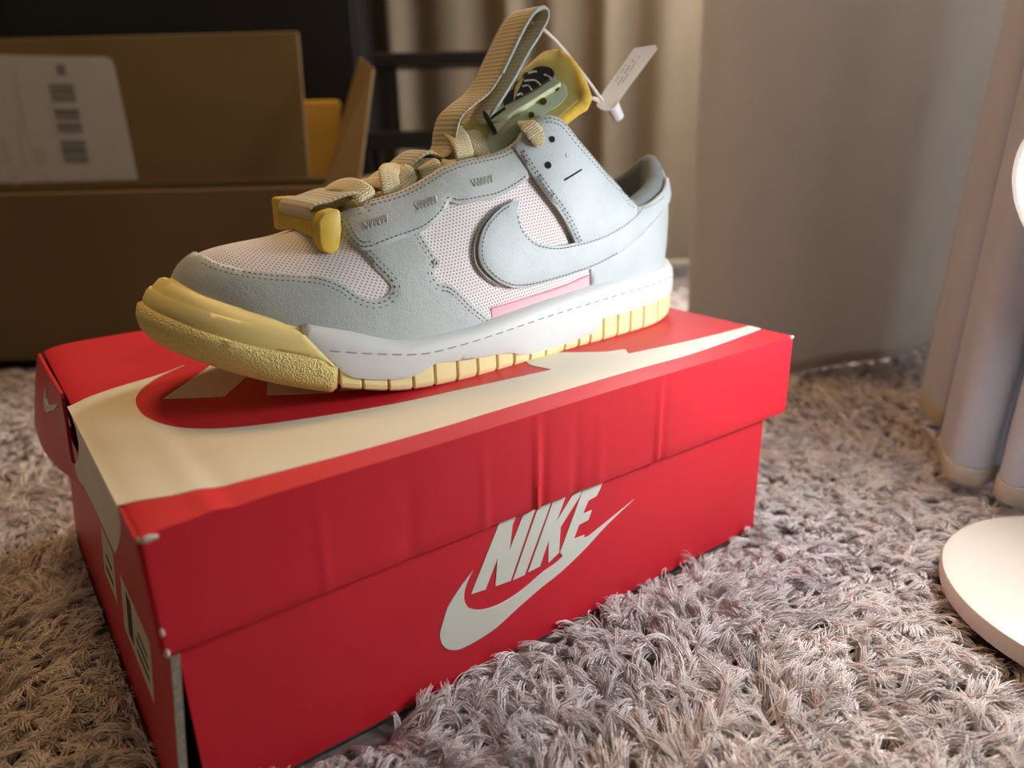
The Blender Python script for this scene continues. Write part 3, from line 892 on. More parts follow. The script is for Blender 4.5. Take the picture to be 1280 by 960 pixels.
# ---- white midsole, wave shaped lower edge
ms_low_px = [(425, 462), (436, 468), (447, 471.5), (480, 473), (508, 471), (522, 466), (533, 460), (544, 453), (565, 450.5), (587, 448), (610, 444), (630, 440.5), (639, 440.5), (650, 442.5), (673, 438.5), (700, 430), (723, 422), (736, 417), (745, 411), (749, 405), (751, 398), (780, 390), (810, 379), (836, 368)]
ms_low = SOLE.uv(catmull(ms_low_px, 4))
ms_low = np.vstack([ms_low, [[1.0, ms_low[-1, 1]]]])
top_w = .965
ms_top = np.stack([np.linspace(1.0, SOLE.hit(376, 417)[0], 90), np.full(90, top_w)], 1)
ms_poly = np.vstack([diag[1:-1], ms_low, ms_top])
panel('midsole', SOLE, ms_poly, .0022, WHITE, step=.0035, edge=.75)
panel('midsole', SOLE, mirror(ms_poly), .0022, WHITE, step=.0045, edge=.5)
seam = SOLE.uv(catmull([(418, 439), (472, 442.5), (526, 442), (572, 431.5), (623, 415.5), (680, 396), (745, 376), (810, 356), (838, 344.5)], 6))
for sl_ in (seam, mirror(seam)): stitches('sidewall_stitching', SOLE, [sl_], THREAD_GREY, sneaker, lift=.0022, size=(.0062, .0008, .0004), step=.0072)
# ---- tread blocks
bx = [424.5, 453, 485, 516, 543, 571, 596, 620, 641, 661, 680, 702.5, 721, 736, 752, 770, 786, 802.5, 820, 838]
by = [480, 482, 481, 478, 472, 467, 461, 455, 450, 446, 442, 436, 430, 424, 420, 414, 408, 402, 395, 388]
bu = [SOLE.hit(x, y)[0] for x, y in zip(bx, by)]
bu = sorted(bu)
while bu[-1] < .985: bu.append(bu[-1] + .034)
def tread(u0, u1, medial=False):
    g = .0011 / SOLE.mu
    ua = np.linspace(u0 + g / 2, u1 - g / 2, 4)
    if medial: ua = -ua[::-1]
    V = []; F = []
    rows = [(.0100, .0, .0), (.0016, .0, .0), (.0006, .0010, 0), (.0, .0030, 0), (.0, .62, 1), (.0030, .66, 1), (.0100, .66, 1)]
    ia = (ua + 1) / 2 * (NU - 1)
    def samp(A): return np.interp(ia, np.arange(NU), A)
    ox, oy, nx, ny, zb_, zt_ = map(samp, (OX, OY, NX, NY, OZB, OZT))
    for k in range(4):
        for inn, zz, isf in rows:
            z = zb_[k] + ((zt_[k] - zb_[k]) * zz if isf else zz)
            V.append((ox[k] - nx[k] * (inn - .0006), oy[k] - ny[k] * (inn - .0006), z + SZ))
    m = len(rows)
    for k in range(3):
        for j in range(m):
            F.append((k*m+j, k*m+(j+1) % m, (k+1)*m+(j+1) % m, (k+1)*m+j))
    F.append(tuple(range(m))); F.append(tuple(3*m+j for j in range(m))[::-1])
    o = new_obj('tread_block', V, F, YELLOW_TREAD, sneaker, False); recalc(o); bevel(o, .0005, 1, 50)
    return o
for a, b in zip(bu[:-1], bu[1:]):
    tread(a, b); tread(a, b, True)
tread(bu[-1], 1.0); tread(bu[-1], 1.0, True)

# ---- upper overlays
vamp = [(253.8, 319.5), (272.5, 329), (300.6, 336.5), (335, 341.5), (372.5, 343.6), (403.8, 346.5), (428.8, 356), (447.5, 368.5), (466, 375), (482, 370.5), (488.5, 360), (481.9, 349), (468, 335), (452, 317), (444, 306)]
vamp_uv = UP.uv(catmull(vamp, 4))
quart = [(524, 288), (527, 293), (539, 314), (550, 330), (542.5, 340), (547, 352.5), (561, 355.6), (573.8, 365), (589.4, 380.6), (605, 393), (619, 407)]
quart_uv = UP.uv(catmull(quart, 4, corners=(3,)))
uq = quart_uv[-1, 0]
toe_v = vamp_uv[0]
vs = vamp_uv[vamp_uv[:, 0] > .008]
first_half = np.vstack([[[0, vs[0, 1]]], vs])
bottom = np.stack([np.linspace(uq, 0, 80), np.full(80, .0)], 1)
bridge = UP.uv([(455, 306), (490, 296), (520, 286)])
lat_poly = np.vstack([first_half, bridge, quart_uv, bottom])
full_poly = np.vstack([first_half[1:], bridge, quart_uv, bottom[:-1], mirror(np.vstack([first_half[1:], bridge, quart_uv, bottom[:-1]]))[::1]])
# outline runs: outer bottom edge u from +uq to -uq, inner line back over the toe
inner = np.vstack([first_half, bridge, quart_uv])
outl_t = np.vstack([mirror(inner)[:-1], inner, np.stack([np.linspace(uq, -uq, 140), np.full(140, 0.0)], 1)])
toe_overlay = panel('toe_overlay', UP, outl_t, .0013, LEATHER, step=.0035, lift=.0002)
vline = inner[:len(first_half)]
for vl_, sg_ in ((vline[3:], 1), (mirror(vline[3:]), 1)): stitches('stitching', UP, [vl_], THREAD, toe_overlay, offs=(-.0018 * sg_, -.0040 * sg_), lift=.0014)
# offsets are toward the leather; the inner side runs the other way round
ql = quart_uv[2:]
stitches('stitching', UP, [ql], THREAD, toe_overlay, offs=(-.0018, -.0038), lift=.0014)

# eyestay strip
es_top = [(427, 274), (434, 266.5), (462.5, 258.8), (493, 250), (521.6, 237.5), (537, 222.5), (558.8, 210), (591.6, 206.5), (620, 197.5), (643, 184), (652, 175)]
es_bot = [(672, 212), (650, 231), (620.6, 247), (598, 252), (573, 256.5), (561, 253), (552, 270), (528, 289.5), (493, 302.5), (455, 315), (437, 303), (427, 283)]
es_uv = UP.uv(catmull(es_top + es_bot, 4, True, (0, 10, 11, 16)))
es_top_uv = UP.uv(catmull(es_top, 4)); es_bot_uv = UP.uv(catmull(es_bot, 4, False, (5,)))
es_top_uv[8:, 1] = np.maximum(es_top_uv[8:, 1], .992)
es_poly = np.vstack([es_top_uv, es_bot_uv])
eyestay = panel('eyestay', UP, es_poly, .0015, LEATHER, lift=.0011, step=.003)
stitches('stitching', UP, [es_top_uv[6:-2]], THREAD, eyestay, offs=(-.0020, -.0044), lift=.0026)
stitches('stitching', UP, [es_bot_uv[3:-10]], THREAD, eyestay, offs=(-.0018,), lift=.0026)
stitches('stitching', UP, [es_bot_uv[-10:]], THREAD, eyestay, offs=(-.0016, -.0038), lift=.0026)
mid = panel('eyestay', UP, mirror(es_poly), .0015, LEATHER, lift=.0011, step=.005)
# zigzag bar tacks on the eyestay
def zig(pxs, parent):
    V = []
    P = []
    for p in pxs:
        u, v = UP.hit(*p); P.append(UP.P(u, v) + UP.N(u, v) * .0030)
    tube(np.array(P), .00028, 'bar_tack', THREAD_LIGHT, parent, 5)
def zigline(c0, c1, h, n):
    out = []
    for k in range(n + 1):
        t = k / n; x = c0[0] + (c1[0] - c0[0]) * t; y = c0[1] + (c1[1] - c0[1]) * t
        out.append((x + (1.2 if k % 2 else -1.2), y + (h if k % 2 else -h)))
    return out
zig(zigline((457, 286), (484, 276), 4.2, 12), eyestay); zig(zigline((519, 262), (545, 252), 4.2, 12), eyestay); zig(zigline((588, 232), (613, 226), 4.2, 12), eyestay)

# ankle flap
fl_front = [(641, 187), (652, 205), (667.5, 227.5), (681, 246), (695.6, 266), (706, 284), (715, 304)]
fl_top = [(650, 172), (660, 163), (672, 154), (684, 150.5), (696, 153.5), (706, 163), (717.5, 177.5), (733, 196), (748.8, 215), (763, 231), (777, 246), (793, 262)]
fl_uv = UP.uv(catmull(fl_top, 4)); ff_uv = UP.uv(catmull(fl_front, 4)); fbot = UP.uv(catmull([(798, 268), (770, 290), (735, 302), (716, 306)], 4))
fl_poly = np.vstack([fl_uv, fbot[1:-1], ff_uv[::-1]])
flap = panel('ankle_flap', UP, fl_poly, .0016, LEATHER_BLUE, lift=.0027, step=.003)
stitches('stitching', UP, [fl_uv[10:-2]], THREAD, flap, offs=(-.0018, -.0040), lift=.0043)
stitches('stitching', UP, [ff_uv[2:]], THREAD, flap, offs=(.0016, .0034), lift=.0043)
panel('ankle_flap', UP, mirror(fl_poly), .0016, LEATHER_BLUE, lift=.0020, step=.005)
def eyelet(px, py, r, name, m):
    u, v = UP.hit(px, py); p = UP.P(u, v); n = UP.N(u, v)
    lathe([(r, .0), (r, .0046), (r * .9, .0048), (r * .55, .0047), (.0001, .0046)], p, n, name, m, flap, 14)
eyelet(686, 177, .0017, 'perforation', DARKHOLE); eyelet(681, 208.5, .0019, 'perforation', DARKHOLE); eyelet(703.5, 196, .0013, 'rivet', LEATHER_BLUE)
sl = UP.uv([(700, 226.5), (710, 220), (720, 213.5)]); Q, T, Nn = line3(UP, sl, 0, .0044, .002)
tube(Q, .0005, 'slit', DARKHOLE, flap, 6)

# heel counter and swoosh-like side mark
sw_in = [(645.6, 251), (643.5, 262), (644.5, 273), (650, 289), (659, 299), (667.5, 304), (680, 307), (692.5, 307.5), (714, 303.5), (735, 298), (755, 290), (775, 278.5), (792.5, 265), (806, 254), (817.5, 243), (831, 223)]
sw_out = [(834, 246), (828, 258), (815, 275), (790, 301), (765, 319), (736, 334), (715, 341.5), (698.8, 347), (667.5, 356), (650, 359), (636, 359), (622, 354), (611, 346), (602, 337), (597, 327.5), (595, 316), (595.6, 305.6), (599, 292), (605, 280.6), (614, 269.5), (624, 261), (634, 255)]
swi, swo = UP.uv(catmull(sw_in, 4)), UP.uv(catmull(sw_out, 4))
sw_poly = np.vstack([swi, swo])
hc_px_top = [(834, 230), (826, 250), (815, 268), (790, 295), (762, 316), (737, 332)]
hc = UP.uv(catmull(hc_px_top, 4)); hc[:, 0] = np.minimum(hc[:, 0], .999)
u_h = UP.hit(737.5, 350)[0]
coll_u = np.linspace(1.0, UP.hit(798, 262)[0], 30)
hcp = np.vstack([[[1.0, .93]], hc[4:], [[u_h, UP.hit(737.5, 350)[1]], [u_h, 0]], np.stack([np.linspace(u_h, 1.0, 40)[1:], np.zeros(39)], 1)])
heel_counter = panel('heel_counter', UP, hcp, .0014, LEATHER_BLUE, step=.004, lift=.0004)
panel('heel_counter', UP, mirror(hcp), .0014, LEATHER_BLUE, step=.006, lift=.0004)
# collar band between ankle flap and heel
cu0 = UP.hit(790, 264)[0]
cb_poly = np.vstack([np.stack([np.linspace(cu0 - .04, 1.0, 40), np.full(40, .995)], 1), [[1.0, .66]], np.stack([np.linspace(.97, cu0 - .05, 30), np.full(30, .62)], 1)])
panel('collar_panel', UP, cb_poly, .0012, LEATHER_BLUE, step=.004, lift=.0002)
panel('collar_panel', UP, mirror(cb_poly), .0012, LEATHER_BLUE, step=.006, lift=.0002)
mark = panel('side_mark', UP, sw_poly, .0014, LEATHER_BLUE, step=.0035, lift=.0038 - .0012)
stitches('stitching', UP, [swi[8:-4]], THREAD, mark, offs=(-.0014,), lift=.0040)
stitches('stitching', UP, [swo[16:-2]], THREAD, mark, offs=(-.0014,), lift=.0040)
edge_l = UP.uv(catmull([(624, 259), (612, 269), (602, 281), (594.5, 296), (591, 312), (592.5, 328), (599, 340), (610, 350), (622, 357)], 4))
Q, T, Nn = line3(UP, edge_l, 0, .0012, .003); tube(Q, .0007, 'mark_piping', LEATHER, sneaker, 6)
panel('side_mark', UP, mirror(sw_poly), .0014, LEATHER_BLUE, step=.006, lift=.0026)
# pink strip
pk_top = UP.uv(catmull([(613.5, 385.5), (655, 373), (699, 359), (735, 343.5)], 6))
pk_poly = np.vstack([pk_top, [[pk_top[-1, 0], 0]], [[pk_top[0, 0], 0]]])
pink = panel('pink_strip', UP, pk_poly, .0008, PINK, step=.004, lift=.0002)
Q, T, Nn = line3(UP, pk_top, 0, .0010, .003); tube(Q, .0004, 'pink_piping', THREAD_PINK, pink, 6)
stitches('stitching', UP, [pk_top], THREAD_LIGHT, pink, offs=(-.0020,), lift=.0011, size=(.0012, .0004, .0003))
panel('pink_strip', UP, mirror(pk_poly), .0008, PINK, step=.006, lift=.0002)

# ---- collar lining: padded roll and inside wall
ci = [i for i in range(NU) if abs(UU[i]) >= UP.hit(735, 200)[0] - .01]
def lining_rows(i):
    n2 = np.array([NX[i], NY[i], 0.0]); p = G[i, -1]
    rows = []
    R_ = .0060 * np.clip((abs(UU[i]) - .70) / .12, .35, 1)
    for a in np.linspace(0, math.pi, 7):
        rows.append(p + n2 * (-R_ + R_ * math.cos(a)) + np.array([0, 0, R_ * 1.2 * math.sin(a)]))
    for k, (dz, di) in enumerate(((-.008, .001), (-.02, .002), (-.035, .000), (-.055, -.002))):
        q = p - n2 * (2 * R_ + di); rows.append(np.array([q[0], q[1], max(p[2] + dz, SZ + .030)]))
    q = p - n2 * (2 * R_ + .012); rows.append(np.array([q[0], q[1], SZ + .030]))
    return rows
for nm, sel in (('collar_lining', [i for i in ci if UU[i] > 0]), ('collar_lining', [i for i in ci if UU[i] < 0])):
    g = np.array([lining_rows(i) for i in sel]); o = grid_obj(nm, g, LINING, sneaker); solidify(o, .0006, 0)
insole_pts = [i for i in range(NU) if True]
Vi = []; Fi = []
for k in range(half + 1):
    for ii in (half + k, half - k):
        Vi.append((OX[ii] - NX[ii] * .011, OY[ii] - NY[ii] * .011, OZT[ii] - .001 + SZ))
for k in range(half): Fi.append((2*k, 2*k+2, 2*k+3, 2*k+1))
new_obj('insole', Vi, Fi, LINING, sneaker)

# ---- tongue: arched padded slab
NA, NB = 60, 29
aa = np.linspace(0, 1, NA); bb = np.linspace(-1, 1, NB)
tc_x = np.interp(aa, [0, .25, .5, .75, 1], [.118, .160, .198, .236, .276])
tc_z = np.interp(aa, [0, .25, .5, .75, 1], [.0795, .0955, .1130, .1400, .1660])
tc_x = smooth1(tc_x, 12, False); tc_z = smooth1(tc_z, 12, False)
hwid = np.interp(aa, [0, .3, .6, .85, 1.0], [.022, .024, .026, .031, .034])
TG = np.zeros((NA, NB, 3)); TGN = np.zeros((NA, NB, 3))
tdx, tdz = np.gradient(tc_x), np.gradient(tc_z); tl = np.hypot(tdx, tdz); tdx, tdz = tdx / tl, tdz / tl
for i in range(NA):
    for j in range(NB):
        b = bb[j]
        # rounded tip: the edge runs back towards the sides
        tipcut = .020 * abs(b) ** 2.4 * np.clip((aa[i] - .55) / .45, 0, 1)
        drop = (.030 - .004 * aa[i]) * abs(b) ** 1.9
        TG[i, j] = (tc_x[i] - tdx[i] * tipcut + tdz[i] * drop * .75, .1175 + b * hwid[i], tc_z[i] - tdz[i] * tipcut - tdx[i] * drop * .75 + SZ)
TSURF = Surf(TG, False)
if TSURF.n[NA // 2, NB // 2, 2] < 0: TSURF.n = -TSURF.n
def slab_from(grid, nrm, t_up, t_dn):
    nu, nv = grid.shape[:2]
    top = grid + nrm * t_up; bot = grid - nrm * t_dn
    # pinch the rim round
    V = []; F = []
    w = np.ones((nu, nv))
    V = np.vstack([top.reshape(-1, 3), bot.reshape(-1, 3)]); n = nu * nv
    for i in range(nu - 1):
        for j in range(nv - 1):
            a = i*nv+j; F.append((a, a+nv, a+nv+1, a+1)); F.append((a+n, a+1+n, a+nv+1+n, a+nv+n))
    ring_ = [i*nv for i in range(nu)] + [(nu-1)*nv+j for j in range(1, nv)] + [i*nv+nv-1 for i in range(nu-2, -1, -1)] + [j for j in range(nv-2, 0, -1)]
    for a, b in zip(ring_, ring_[1:] + ring_[:1]): F.append((a, b, b+n, a+n))
    return V, F
V, F = slab_from(TG, TSURF.n, .0006, .0075)
tongue = new_obj('tongue', V, F, FOAM, sneaker); recalc(tongue); bevel(tongue, .0022, 3, 50); sharp_by_angle(tongue, 70)
# golden foam rim around the tongue tip
rimp = []
for j in range(0, NB): rimp.append(TG[-1, j] - TSURF.n[-1, j] * .0042)
left = [TG[i, 0] - TSURF.n[i, 0] * .0042 for i in range(int(NA * .62), NA - 1)]
right = [TG[i, -1] - TSURF.n[i, -1] * .0042 for i in range(NA - 2, int(NA * .62), -1)]
tube(resample(np.array(left + rimp + right), .004), .0046, 'tongue_edge', FOAM_EDGE, tongue, 10)

# ---- tongue badge (pale green perforated panel, gold plate, black wing)
def tpanel(name, px, thick, m, parent, lift, step=.004, corners=None, n=3, edge=.6):
    c = catmull(px, n, True, corners if corners is not None else tuple(range(len(px))))
    return panel(name, TSURF, np.array([TSURF.hit(*p) for p in c]), thick, m, parent, step, lift, edge)
HOLE_O = mat('dark_olive_hole', (.09, .06, .01), .9, .1)
badge_bg = tpanel('perforated_panel', [(604, 180), (612, 168), (640, 150), (672, 126), (699, 102), (707, 108), (709, 119), (700, 131), (684, 141), (668, 153), (650, 168), (626, 190), (607, 194)], .0010, GREEN, tongue, .0005, corners=(0, 1, 4, 11, 12))
for q, r in (((664, 146), .0015), ((679, 129.5), .0019), ((695.5, 113), .0016)):
    u, v = TSURF.hit(*q); lathe([(r, -.0005), (r, .0024), (r * .6, .0025), (.0001, .0022)], TSURF.P(u, v), TSURF.N(u, v), 'perforation', HOLE_O, badge_bg, 14)
# flat badge: one plane through three points of the tongue
_b3 = [TSURF.P(*TSURF.hit(*q)) for q in ((618, 146), (690, 96), (640, 156))]
bn = np.cross(_b3[1] - _b3[0], _b3[2] - _b3[0]); bn /= np.linalg.norm(bn)
if bn @ (CAM - _b3[0]) < 0: bn = -bn
be1 = (_b3[1] - _b3[0]) / np.linalg.norm(_b3[1] - _b3[0]); be2 = np.cross(bn, be1)
b_o = (_b3[0] + _b3[1] + _b3[2]) / 3
def bhit(px, py, lift):
    o_ = b_o + bn * lift; d_ = pray(px, py); t_ = ((o_ - CAM) @ bn) / (d_ @ bn); q = CAM + d_ * t_ - o_
    return (q @ be1, q @ be2)
def bprism(name, px, lift, thick, m, parent, bw=.0004):
    o = prism([bhit(*q, lift + thick) for q in px], lambda p, t: b_o + be1 * p[0] + be2 * p[1] + bn * (lift + t), name, m, parent, thick)
    if bw: bevel(o, bw, 2, 40)
    return o
plate = bprism('badge_plate', [(606, 140), (628.5, 125), (634, 128), (692.5, 95.5), (701.5, 104), (640, 143), (635, 150), (620.5, 164)], .0010, .0034, PLATE, tongue, .0007)
bprism('badge_ridge', [(615, 152), (693, 97), (700.5, 103), (640, 141), (622, 152)], .0044, .0008, GREEN, plate, .0003)
bprism('badge_slot', [(611, 147), (631, 133), (632, 136), (615, 148.5)], .0044, .0004, BLACK, plate, 0)
Pg = [b_o + be1 * bhit(*q, .005)[0] + be2 * bhit(*q, .005)[1] + bn * .005 for q in ((604.5, 139.5), (607, 141), (620.5, 165.5), (618.5, 168.5), (605, 143), (604.5, 139.5))]
tube(resample(np.array(Pg), .002), .0007, 'badge_clip', BLACK, plate, 6)
wing_px = catmull([(630, 131), (629, 122), (632, 116), (641, 111), (644, 103), (651, 99), (655, 91.5), (663, 88.5), (670, 83.5), (681, 82.5), (689, 85), (693, 91), (692, 95.5), (672, 108.5), (650, 121)], 3, True, (0, 12))
wing = bprism('black_wing', wing_px, .0046, .0012, BLACK, tongue, .0003)
def tline(px, r, name, m, parent, lift=.0060):
    Pq = []
    for q in catmull(px, 5):
        h_ = bhit(*q, lift); Pq.append(b_o + be1 * h_[0] + be2 * h_[1] + bn * lift)
    tube(np.array(Pq), r, name, m, parent, 6)
bprism('feather', catmull([(642, 126), (643, 115), (646, 105), (655, 96), (651, 106), (646, 116)], 3, True, (0, 3)), .0058, .0003, GOLD, wing, 0)
for px in ([(653, 108), (660, 107), (664.5, 112.5)], [(655, 101), (668, 100.5), (675.5, 106)], [(660, 91.5), (668, 89.5), (671, 90)], [(680, 93.5), (687, 96.5), (689, 99)], [(646, 119), (651, 117), (653, 118.5)]):
    tline(px, .00055, 'silver_line', SILVER, wing)

# ---- laces and webbing
def at3(px, py, y):
    return on_y(px, py, y)
def lace(pts, hw, name='lace', m=None, nrm=None, thick=.0016, parent=None):
    """pts: (px, py, y) in the photograph with the depth they lie at; the strap faces nrm"""
    P = np.array([at3(*p) for p in pts]); P = catmull(P, 6)
    if nrm is None: nrm = (-.35, -.45, .82)
    Nn = np.tile(np.array(nrm, float), (len(P), 1)) if np.ndim(nrm) == 1 else np.stack([np.interp(np.linspace(0, 1, len(P)), np.linspace(0, 1, len(nrm)), np.array(nrm)[:, k]) for k in range(3)], 1)
    return ribbon(P, Nn, hw, thick, name, m or LACE, parent or sneaker)
N_LAT = (-.10, -.80, .60); N_TOP = (-.45, -.1, .9)
# crossings, toe to ankle: each comes up from under the eyestay edge and goes over the tongue
lace([(464, 270, .109), (463, 259, .101), (456, 243, .099), (440, 233, .107), (424, 231, .118), (408, 236, .132), (398, 244, .142)], .0060, nrm=[N_LAT, N_TOP, N_TOP])
lace([(497, 262, .108), (497, 250, .100), (489, 233, .101), (474, 228, .111), (456, 229, .124), (440, 232, .136)], .0046, nrm=[N_LAT, N_TOP, N_TOP])
lace([(493, 264, .108), (492, 250, .0985), (488, 231, .099), (486, 214, .105), (500, 205, .122), (512, 200, .136)], .0052, nrm=[N_LAT, N_LAT, N_TOP])
lace([(526, 250, .108), (518, 237, .099), (506, 224, .101), (498, 215, .107), (480, 217, .124), (462, 223, .138)], .0068, nrm=[N_LAT, N_TOP, N_TOP])
lace([(542, 238, .106), (541, 221, .098), (536, 207, .100), (526, 207, .107), (514, 216, .106)], .0060, nrm=[N_LAT, N_TOP, N_LAT])
lace([(546, 216, .103), (556, 209, .098), (568, 204, .098), (578, 198, .103)], .0056, nrm=[N_LAT, N_TOP])
lace([(583, 222, .105), (583, 206, .097), (579, 186, .099), (572, 170, .107), (562, 160, .120)], .0056, nrm=[N_LAT, N_LAT, N_TOP])
lace([(626, 206, .104), (612, 192, .098), (594, 178, .104), (579, 169, .113), (560, 166, .128)], .0078, nrm=[N_LAT, N_TOP, N_TOP])
lace([(470, 256, .103), (478, 249, .101), (486, 248, .102)], .0046, nrm=N_LAT)
# short lace end that comes out over the ankle flap
fu = [UP.hit(*q) for q in ((661, 163), (664, 170), (668, 178), (667, 188))]
Pl = np.array([UP.P(*q) + UP.N(*q) * k for q, k in zip(fu, (.0068, .0066, .0064, .0056))])
Pl = np.vstack([at3(655, 154, .093), Pl]); Pl = catmull(Pl, 5)
ribbon(Pl, np.tile(UP.N(*fu[1]), (len(Pl), 1)), np.interp(np.linspace(0, 1, len(Pl)), [0, .3, .6, .9, 1], [.0036, .0046, .0050, .0034, .0012]), .0020, 'lace_end', LACE, sneaker)

# pull strap: runs along the tongue, stands up and folds back
YS = .1165
def strap3(pts): return np.array([at3(px, py, YS) for px, py in pts])
sp_px = [(493, 214), (508, 199), (524, 190), (541, 196), (553, 186), (556, 166), (562, 147), (577, 132), (596, 117), (610, 97), (622, 73), (634, 48), (646, 26), (655, 16), (663, 13), (668, 17), (668, 26), (659, 44), (644, 68), (631, 92), (617, 116), (603, 138), (592, 156)]
spP = catmull(strap3(sp_px), 6)
# faces: perpendicular to the path within the plane y = const
spT = np.gradient(spP, axis=0); spT /= np.linalg.norm(spT, axis=1)[:, None]
spN = np.cross(np.tile((0, 1.0, 0), (len(spP), 1)), spT)
spN = -spN if spN[len(spN) // 3, 0] > 0 else spN
strap = ribbon(spP, spN, .0118, .0022, 'pull_strap', WEB, sneaker)
eP = spP[int(len(spP) * .42):]; eN = spN[int(len(spP) * .42):]
for sgn in (-1, 1):
    tube(eP + np.array([0, sgn * .0118, 0]), .0011, 'strap_selvage', WEB_EDGE, strap, 6)

# front clip: amber cross bar with webbing threaded through
clip_ = []
def ybar(name, prof_xz, y0, y1, m, parent, bw=.0012, yt=None):
    """profile in (x, z), extruded along y between y0 and y1"""
    V = [(x, y0, z + SZ) for x, z in prof_xz] + [(x, y1, z + SZ) for x, z in prof_xz]
    n = len(prof_xz)
    F = [tuple(range(n)), tuple(range(n, 2*n))[::-1]] + [(i, (i+1) % n, (i+1) % n + n, i + n) for i in range(n)]
    o = new_obj(name, V, F, m, parent, False); recalc(o); bevel(o, bw, 3, 30)
    for p in o.data.polygons: p.use_smooth = True
    return o
cl = ybar('front_clip', [(.1075, .0765), (.1090, .0740), (.121, .0750), (.1225, .0800), (.1215, .0850), (.1150, .0858), (.1110, .0838), (.1085, .0835)], .0960, .1430, CLIP, sneaker, .0014)
ybar('clip_end', [(.1080, .0730), (.1090, .0690), (.1135, .0668), (.1180, .0690), (.1200, .0780), (.1205, .0865), (.1180, .0880), (.1120, .0868), (.1085, .0830)], .0895, .0985, CLIP, cl, .0022)
ybar('clip_end', [(.1075, .0740), (.1210, .0740), (.1225, .0860), (.1200, .0905), (.1080, .0905)], .1405, .1490, CLIP, cl, .0018)
wb_ = catmull([(.1100, .119, .0830 + SZ), (.1085, .119, .0862 + SZ), (.1110, .119, .0892 + SZ), (.1190, .119, .0905 + SZ), (.1270, .119, .0925 + SZ), (.1340, .119, .0930 + SZ), (.1385, .119, .0900 + SZ)], 6)
wT = np.gradient(wb_, axis=0); wT /= np.linalg.norm(wT, axis=1)[:, None]
wN = -np.cross(np.tile((0, 1.0, 0), (len(wb_), 1)), wT)
wN[wN[:, 2] < 0] *= 1
web1 = ribbon(wb_, wN, .0205, .0020, 'front_webbing', WEB, sneaker)

# ------------------------------------------------------------------ hang tag
TAGM = mat('cream_plastic_card', (.70, .62, .52), .5, .4, .04, 80)
PLAST = mat('white_plastic', (.72, .66, .62), .4, .5)
PINM = mat('white_pin', (.78, .76, .80), .4, .5)
TEXTM = mat('brown_print', (.30, .22, .16), .7, .2)
hang = empty('hang_tag', tuple(on_y(752, 130, .118)), 'small cream plastic hang tag looped through the pull strap of the sneaker', 'tag')
YT = .112
card_px = catmull([(792, 61.5), (819, 57.5), (821.5, 62), (776, 123), (770, 133), (763, 138.5), (752, 138), (745.5, 133), (748, 124)], 4, True, (0, 1, 2))
c3 = on_y(783, 97, YT); cn = np.array([-.42, -.80, .42]); cn /= np.linalg.norm(cn)
def card_hit(px, py):
    d_ = pray(px, py); t_ = ((c3 - CAM) @ cn) / (d_ @ cn); return CAM + d_ * t_
ce1 = np.cross((0, 0, 1.0), cn); ce1 /= np.linalg.norm(ce1); ce2 = np.cross(cn, ce1)
def card2(px, py): q = card_hit(px, py) - c3; return (q @ ce1, q @ ce2)
def card3(p, t): return c3 + ce1 * p[0] + ce2 * p[1] + cn * t
card = prism([card2(*q) for q in card_px], card3, 'card', TAGM, hang, .0012); bevel(card, .0003, 1)
for (a, b, w) in (((771, 107), (791, 75), 1.1), ((768, 103), (782, 81), .8), ((777, 104), (799, 70), .9)):
    n_seg = 9
    for k in range(n_seg):
        if k % 4 == 3: continue
        t0, t1 = k / n_seg, (k + .8) / n_seg
        x0, y0 = a[0] + (b[0]-a[0])*t0, a[1] + (b[1]-a[1])*t0; x1, y1 = a[0] + (b[0]-a[0])*t1, a[1] + (b[1]-a[1])*t1
        prism([card2(x0, y0), card2(x1, y1), card2(x1 + w, y1 + w * .6), card2(x0 + w, y0 + w * .6)], lambda p, t: card3(p, .0012 + t), 'printed_line', TEXTM, card, .0001)
pc = card_hit(766, 131)
lathe([(.0001, -.0010), (.0042, -.0010), (.0042, .0006), (.0036, .0100), (.0032, .0104), (.0001, .0104)], pc - cn * .001, np.array([.62, .15, -.62]), 'pin', PINM, hang, 20)
strg = catmull([on_y(664, 27, YS - .001), on_y(676, 34, YS - .004), on_y(700, 57, YT + .001), on_y(728, 92, YT), card_hit(752, 128) + cn * .0022], 8)
tube(strg, .0010, 'fastener_string', PLAST, hang, 8)
tube(catmull([on_y(733, 127, YT + .004), on_y(740, 123, YT + .001), card_hit(748, 127) + cn * .001], 5), np.linspace(.0006, .0014, 11), 'fastener_end', PLAST, hang, 8)

# ------------------------------------------------------------------ cardboard box behind
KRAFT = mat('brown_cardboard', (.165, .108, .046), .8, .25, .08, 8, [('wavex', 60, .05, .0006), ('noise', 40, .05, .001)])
KRAFT_IN = mat('brown_cardboard_edge', (.30, .20, .11), .9, .15, .15, 60)
LABELM = mat('paper_label', (.44, .41, .385), .6, .3, .04, 30)
LABINK = mat('grey_print', (.16, .15, .14), .7, .2)
LABINK2 = mat('faint_grey_print', (.40, .36, .33), .7, .2)
R0 = _r0
def dr(d, r, z): return CAM * np.array([1, 1, 0]) + HF * d + R0 * r + np.array([0, 0, z])
def lat(px, py, d):
    q = at_d(px, py, d); return float((q - CAM) @ R0)
def hgt(px, py, d): return float(at_d(px, py, d)[2])
DF, DB = 0.80, 1.02
rL = -0.80; rR = lat(432, 300, DF)
zF = hgt(200, 238, DF); zB = hgt(200, 41, DB)
cb = empty('cardboard_box', tuple(dr((DF + DB) / 2, (rL + rR) / 2, 0)), 'open brown cardboard shipping box with tall rear flap behind the toe of the sneaker', 'box')
def wall_q(name, p0, p1, p2, p3, t, m, parent, n): 
    o = quad_panel(name, [p0, p1, p2, p3], t, m, parent, n); bevel(o, .001, 1); return o
z0 = .012
